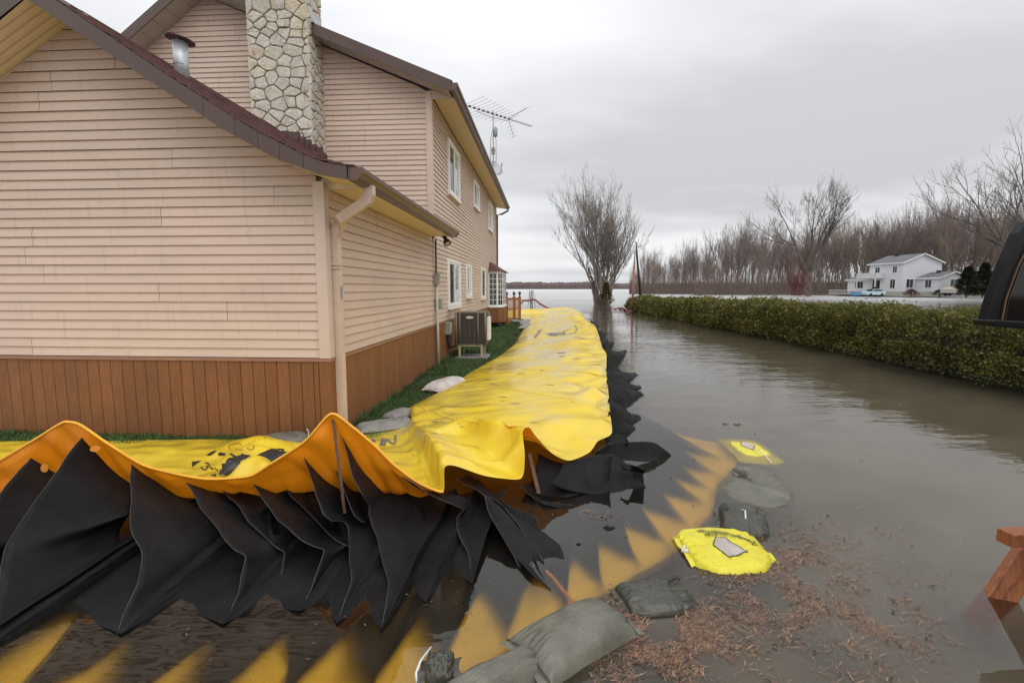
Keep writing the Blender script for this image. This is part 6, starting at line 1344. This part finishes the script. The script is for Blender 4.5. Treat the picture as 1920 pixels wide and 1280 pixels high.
# local x: along the gable end (to the right, away), local y: along the eave side (to the left, away)
S_ = WY / F
def block(nm, x0, x1, y0, y1, zb, ze, zr, ridge, ov=0.4, parent=wh):
    w_ = MB(); w_.box(x0, x1, y0, y1, zb, ze)
    if ridge == 'y': w_.add([Vector(q) for q in ((x0, y0, ze), (x1, y0, ze), ((x0 + x1) / 2, y0, zr), (x0, y1, ze), (x1, y1, ze), ((x0 + x1) / 2, y1, zr))], [(0, 1, 2), (5, 4, 3)])
    wl = w_.build('wall', M('white_siding'), parent); xm = (x0 + x1) / 2; sl = (zr - ze) / ((x1 - x0) / 2); zo = ze - ov * sl
    rf_ = MB()
    for sg, xe in ((-1, x0 - ov), (1, x1 + ov)): rf_.prism([(xe, y0 - ov, zo + 0.05), (xm, y0 - ov, zr + 0.05), (xm, y0 - ov, zr + 0.2), (xe, y0 - ov, zo + 0.2)], (0, y1 - y0 + 2 * ov, 0))
    rr = rf_.build('roof', M('grey_shingle'), parent)
    fb_ = MB()
    for xe in (x0 - ov, x1 + ov): fb_.prism([(xe, y0 - ov - 0.03, zo - 0.06), (xm, y0 - ov - 0.03, zr - 0.06), (xm, y0 - ov - 0.03, zr + 0.22), (xe, y0 - ov - 0.03, zo + 0.22)], (0, 0.03, 0))
    fb_.build('bargeboard', M('white_frame'), rr); MB().box(x0 - ov - 0.04, x0 - ov, y0 - ov, y1 + ov, zo - 0.06, zo + 0.22).build('eave_board', M('white_frame'), rr)
    return wl, rr
def whwin(face, a, b, z0, z1, off, n=2):
    f_ = MB(); g_ = []
    if face == 'x':   # on the left face x = off
        f_.box(off - 0.07, off, a - 0.08, b + 0.08, z0 - 0.08, z1 + 0.08)
    else: f_.box(a - 0.08, b + 0.08, off - 0.07, off, z0 - 0.08, z1 + 0.08)
    fo = f_.build('window', M('white_frame'), wh); w_ = (b - a) / n
    for i in range(n):
        p, q = a + i * w_ + 0.04, a + (i + 1) * w_ - 0.04
        if face == 'x': vs = [(off - 0.08, p, z0), (off - 0.08, q, z0), (off - 0.08, q, z1), (off - 0.08, p, z1)]
        else: vs = [(p, off - 0.08, z0), (q, off - 0.08, z0), (q, off - 0.08, z1), (p, off - 0.08, z1)]
        mesh_obj('pane', vs, [(0, 1, 2, 3)], M('pane'), fo)
block('main', 0, 9.0, 0, 9.0, 0.7, 7.0, 8.8, 'y'); MB().box(0.05, 8.95, 0.05, 8.95, -0.3, 0.7).build('foundation', M('concrete'), wh)
block('right_wing', 3.4, 10.0, -5.2, 0, 0.7, 3.6, 4.75, 'y'); MB().box(3.45, 9.95, -5.15, 0, -0.3, 0.7).build('foundation', M('concrete'), wh)
block('left_wing', 0.8, 8.0, 9.0, 16.5, 0.7, 3.5, 4.8, 'y'); MB().box(0.85, 7.95, 9, 16.4, -0.3, 0.7).build('foundation', M('concrete'), wh)
whwin('x', 1.4, 2.5, 4.9, 6.3, 0); whwin('x', 6.0, 7.3, 4.6, 6.2, 0); whwin('x', 1.6, 2.9, 1.5, 3.4, 0); whwin('x', 5.6, 7.8, 1.3, 3.3, 0); whwin('x', 11.5, 14.0, 1.5, 3.0, 0.8, 3)
whwin('y', 5.9, 7.6, 1.5, 3.3, -5.2); whwin('y', 1.0, 2.6, 1.6, 3.4, 0); whwin('x', -3.6, -2.2, 1.6, 3.2, 3.4)
for (x_, y_, z_) in ((4.0, 6.2, 8.55), (6.2, -2.2, 4.6)): MB().box(x_ - 0.3, x_ + 0.3, y_ - 0.3, y_ + 0.3, z_, z_ + 0.55).box(x_ - 0.4, x_ + 0.4, y_ - 0.4, y_ + 0.4, z_ + 0.55, z_ + 0.65).build('roof_vent', M('unit_dark'), wh)
MB().tube([(2.0, 14.5, 3.6), (2.0, 14.5, 5.3)], 0.12, 8).build('chimney_pipe', M('white_frame'), wh)
bal = MB().box(-2.2, 0, 4.6, 10.2, 3.75, 3.95).build('balcony', M('white_frame'), wh); MB().box(-2.2, -2.1, 4.6, 10.2, 3.95, 4.95).box(-2.2, 0, 4.6, 4.7, 3.95, 4.95).box(-2.2, 0, 10.1, 10.2, 3.95, 4.95).build('parapet', M('white_siding'), bal)
for y_ in (4.7, 10.1): MB().box(-2.15, -2.0, y_ - 0.08, y_ + 0.08, 0, 3.75).build('balcony_post', M('white_frame'), wh)
dk2 = MB().box(-2.6, 0, 4.0, 18.5, 0.0, 0.18).build('terrace', M('concrete'), wh); MB().box(-2.6, -2.5, 4.0, 18.5, 1.0, 1.08).box(-2.6, 0.8, 18.4, 18.5, 1.0, 1.08).build('handrail', M('white_frame'), dk2)
for i in range(34): y_ = 4.1 + i * 0.43; MB().box(-2.58, -2.53, y_ - 0.03, y_ + 0.03, 0.18, 1.0).build('baluster', M('white_frame'), dk2)
# parked car, covered boat, patio bits beside it
simple('car_blue', (0.42, 0.55, 0.62), 0.25, 0.04); simple('tyre', (0.015, 0.015, 0.015), 0.8); simple('boat_cover', (0.42, 0.36, 0.29), 0.8, 0.12)
cp_ = PY(1636, 556, 97); car = empty('parked_car', (cp_.x, cp_.y, 0.32), R_(190), 'pale blue car parked in front of the white house', 'car')
prof = [(-2.1, 0.3), (2.1, 0.3), (2.15, 0.7), (1.9, 0.88), (1.0, 0.95), (0.45, 1.42), (-1.1, 1.45), (-1.8, 0.98), (-2.15, 0.9)]
MB().prism([(x_, -0.85, z_) for x_, z_ in prof], (0, 1.7, 0)).build('body', M('car_blue'), car); MB().prism([(0.92, -0.86, 0.96), (0.42, -0.86, 1.36), (-1.05, -0.86, 1.38), (-1.6, -0.86, 0.98)], (0, 1.72, 0)).build('side_window', M('pane'), car); mesh_obj('windscreen', [(1.0, -0.75, 0.97), (1.0, 0.75, 0.97), (0.47, 0.7, 1.41), (0.47, -0.7, 1.41)], [(0, 1, 2, 3)], M('pane'), car)
for x_ in (-1.3, 1.3):
    for y_ in (-0.8, 0.8): MB().lathe([(0.2, -0.1), (0.31, -0.1), (0.31, 0.1), (0.2, 0.1)], 14, Matrix.Translation((x_, y_, 0.31)) @ Matrix.Rotation(R_(90), 4, 'X')).build('wheel', M('tyre'), car)
bp_ = PY(1789, 556, 96); bt = empty('covered_boat', (bp_.x, bp_.y, 0.4), R_(20), 'boat under a tan cover on a trailer beside the spruces', 'boat')
MB().prism([(-2.6, -1.0, 0.6), (2.4, -0.9, 0.6), (3.1, 0, 0.8), (2.4, 0.9, 0.6), (-2.6, 1.0, 0.6)], (0, 0, 0.75)).build('hull', M('concrete'), bt); mesh_obj('cover', [(-2.65, -1.05, 1.3), (2.45, -0.95, 1.35), (3.2, 0, 1.5), (2.45, 0.95, 1.35), (-2.65, 1.05, 1.3), (-2.2, 0, 1.7), (0.6, 0, 2.15), (2.2, 0, 1.75)], [(0, 1, 7, 6, 5), (1, 2, 7), (2, 3, 7), (3, 4, 5, 6, 7), (4, 0, 5)], M('boat_cover'), bt)
for x_ in (-0.8, 0.4): MB().lathe([(0.1, -1.1), (0.33, -1.1), (0.33, -0.9), (0.1, -0.9)], 12, Matrix.Translation((x_, 0, 0.33)) @ Matrix.Rotation(R_(90), 4, 'X')).build('wheel', M('tyre'), bt)
simple('pool_blue', (0.10, 0.25, 0.42), 0.5); 
p = PY(1608, 553, 98); tag(MB().prism([(p.x + 1.3 * math.cos(t * .628), p.y + 0.9 * math.sin(t * .628), 0.5) for t in range(10)], (0, 0, 0.75)).build('blue_tub', M('pool_blue')), 'round blue covered tub on the white house terrace', 'tub')
p = PY(1640, 545, 100); conifer('brown_bush', Vector((p.x, p.y, 0.4)), 1.7, 1.4, 'hedge_stem', 'rounded brown bush beside the blue car', 61, 900, 0.3, None, 0.4); p = PY(1708, 553, 99); conifer('rusty_bush', Vector((p.x, p.y, 0.4)), 1.3, 1.7, 'bark_red', 'low rusty bush against the white house foundation', 62, 900, 0.3, None, 0.4); p = PY(1762, 553, 99); conifer('low_bush', Vector((p.x, p.y, 0.4)), 1.2, 1.6, 'needle', 'low dark bush at the gable of the white house', 63, 800, 0.3, None, 0.4)
# ================================================================== BLACK VEHICLE HATCH AND TIMBER STEPS AT THE RIGHT
k = NT('black_paint'); k.col((0.006, 0.006, 0.007)); k.rough(0.38); k.b.inputs['Specular IOR Level'].default_value = 0.25
k = NT('tint_glass'); k.col((0.012, 0.009, 0.008)); k.rough(0.08); k.b.inputs['Specular IOR Level'].default_value = 0.6
VY = 2.3; v0 = PY(2050, 615, VY); ve = empty('black_vehicle', (v0.x, v0.y, 0), 0, 'black vehicle with raised hatch and dark tinted window over the water', 'vehicle')
def vl(x, y, dy=0.0): return PY(x, y, VY) - Vector((v0.x, v0.y, 0)) + Vector((0, dy, 0))
def slab(name, px, dy0, dy1, mat, bev=0.012):
    poly = [vl(x, y, dy0) for x, y in px]; o = MB().prism(poly, (0, dy1 - dy0, 0)).build(name, M(mat), ve); md = o.modifiers.new('bevel', 'BEVEL'); md.width = bev; md.segments = 3; return o
slab('hatch_frame', [(1850, 602), (1864, 556), (1888, 490), (1912, 436), (1928, 414), (2300, 376), (2300, 620)], 0, 0.05, 'black_paint', 0.004)
slab('window', [(1882, 600), (1890, 560), (1912, 500), (1936, 455), (2290, 420), (2290, 604)], -0.006, 0.0, 'tint_glass', 0.002)
MB().tube([vl(1876, 601, -0.008), vl(1884, 560, -0.008), vl(1906, 500, -0.008), vl(1932, 450, -0.008)], 0.0035, 6).build('window_gasket', M('stake_wood'), ve)
slab('lower_lip', [(1848, 602), (1852, 598), (1990, 607), (2300, 622), (2300, 636), (1870, 613), (1850, 611)], -0.035, 0.07, 'black_paint', 0.006)
slab('body', [(2180, 560), (2700, 560), (2720, 1050), (2190, 1050)], -2.0, -0.1, 'black_paint', 0.05)
for dy in (-1.6, -0.5): MB().lathe([(0.15, -0.1), (0.33, -0.12), (0.35, 0.0), (0.33, 0.12), (0.15, 0.1)], 20, Matrix.Translation((vl(2260, 900).x, dy, 0.15)) @ Matrix.Rotation(R_(90), 4, 'Y')).build('wheel', M('tyre'), ve)
k = NT('fresh_cedar'); g1 = k.noise(k.coord('Object', (7, 7, 0.9)), 6, 6, 0.6); vo = k.n('ShaderNodeTexWave'); vo.wave_type = 'RINGS'; vo.inputs['Scale'].default_value = 3.5; vo.inputs['Distortion'].default_value = 6; k.l(k.coord('Object', (3, 3, 0.5)), vo.inputs[0])
c = k.ramp(g1, [(0.3, (0.22, 0.062, 0.020)), (0.7, (0.42, 0.145, 0.05))]); c = k.mix(c, (0.14, 0.035, 0.012), k.mr(vo.outputs[1], 0.75, 1.0, 0, 0.6)); k.col(c); k.rough(0.55); k.bump(g1, 0.2, 0.005)
s0 = Pz(1876, 1116, 0.0); s1 = Pz(1966, 985, 0.42); tb = empty('timber_brace', (s0.x, s0.y, 0), 0, 'reddish cedar brace with a cross beam leaning out of the flood water', 'brace')
d_ = (s1 - s0).normalized(); L_ = 1.5
xa = Vector((0.93, -0.36, 0)); xa = (xa - d_ * xa.dot(d_)).normalized(); ya = d_.cross(xa)
o = MB().prism([-d_ * 0.3 + xa * sx * 0.062 + ya * sy * 0.045 for sx, sy in ((-1, -1), (1, -1), (1, 1), (-1, 1))], d_ * L_).build('leaning_post', M('fresh_cedar'), tb); md = o.modifiers.new('bevel', 'BEVEL'); md.width = 0.004
c0 = PY(1884, 1008, 2.56) - Vector((s0.x, s0.y, 0)); o = MB().bar(c0, c0 + Vector((1.1, 0.12, 0.0)), 0.09, 0.075).build('cross_beam', M('fresh_cedar'), tb); md = o.modifiers.new('bevel', 'BEVEL'); md.width = 0.004
MB().bar(c0 + Vector((0.75, 0.05, -0.6)), c0 + Vector((0.75, 0.05, 0.6)), 0.09, 0.09).build('upright', M('fresh_cedar'), tb)
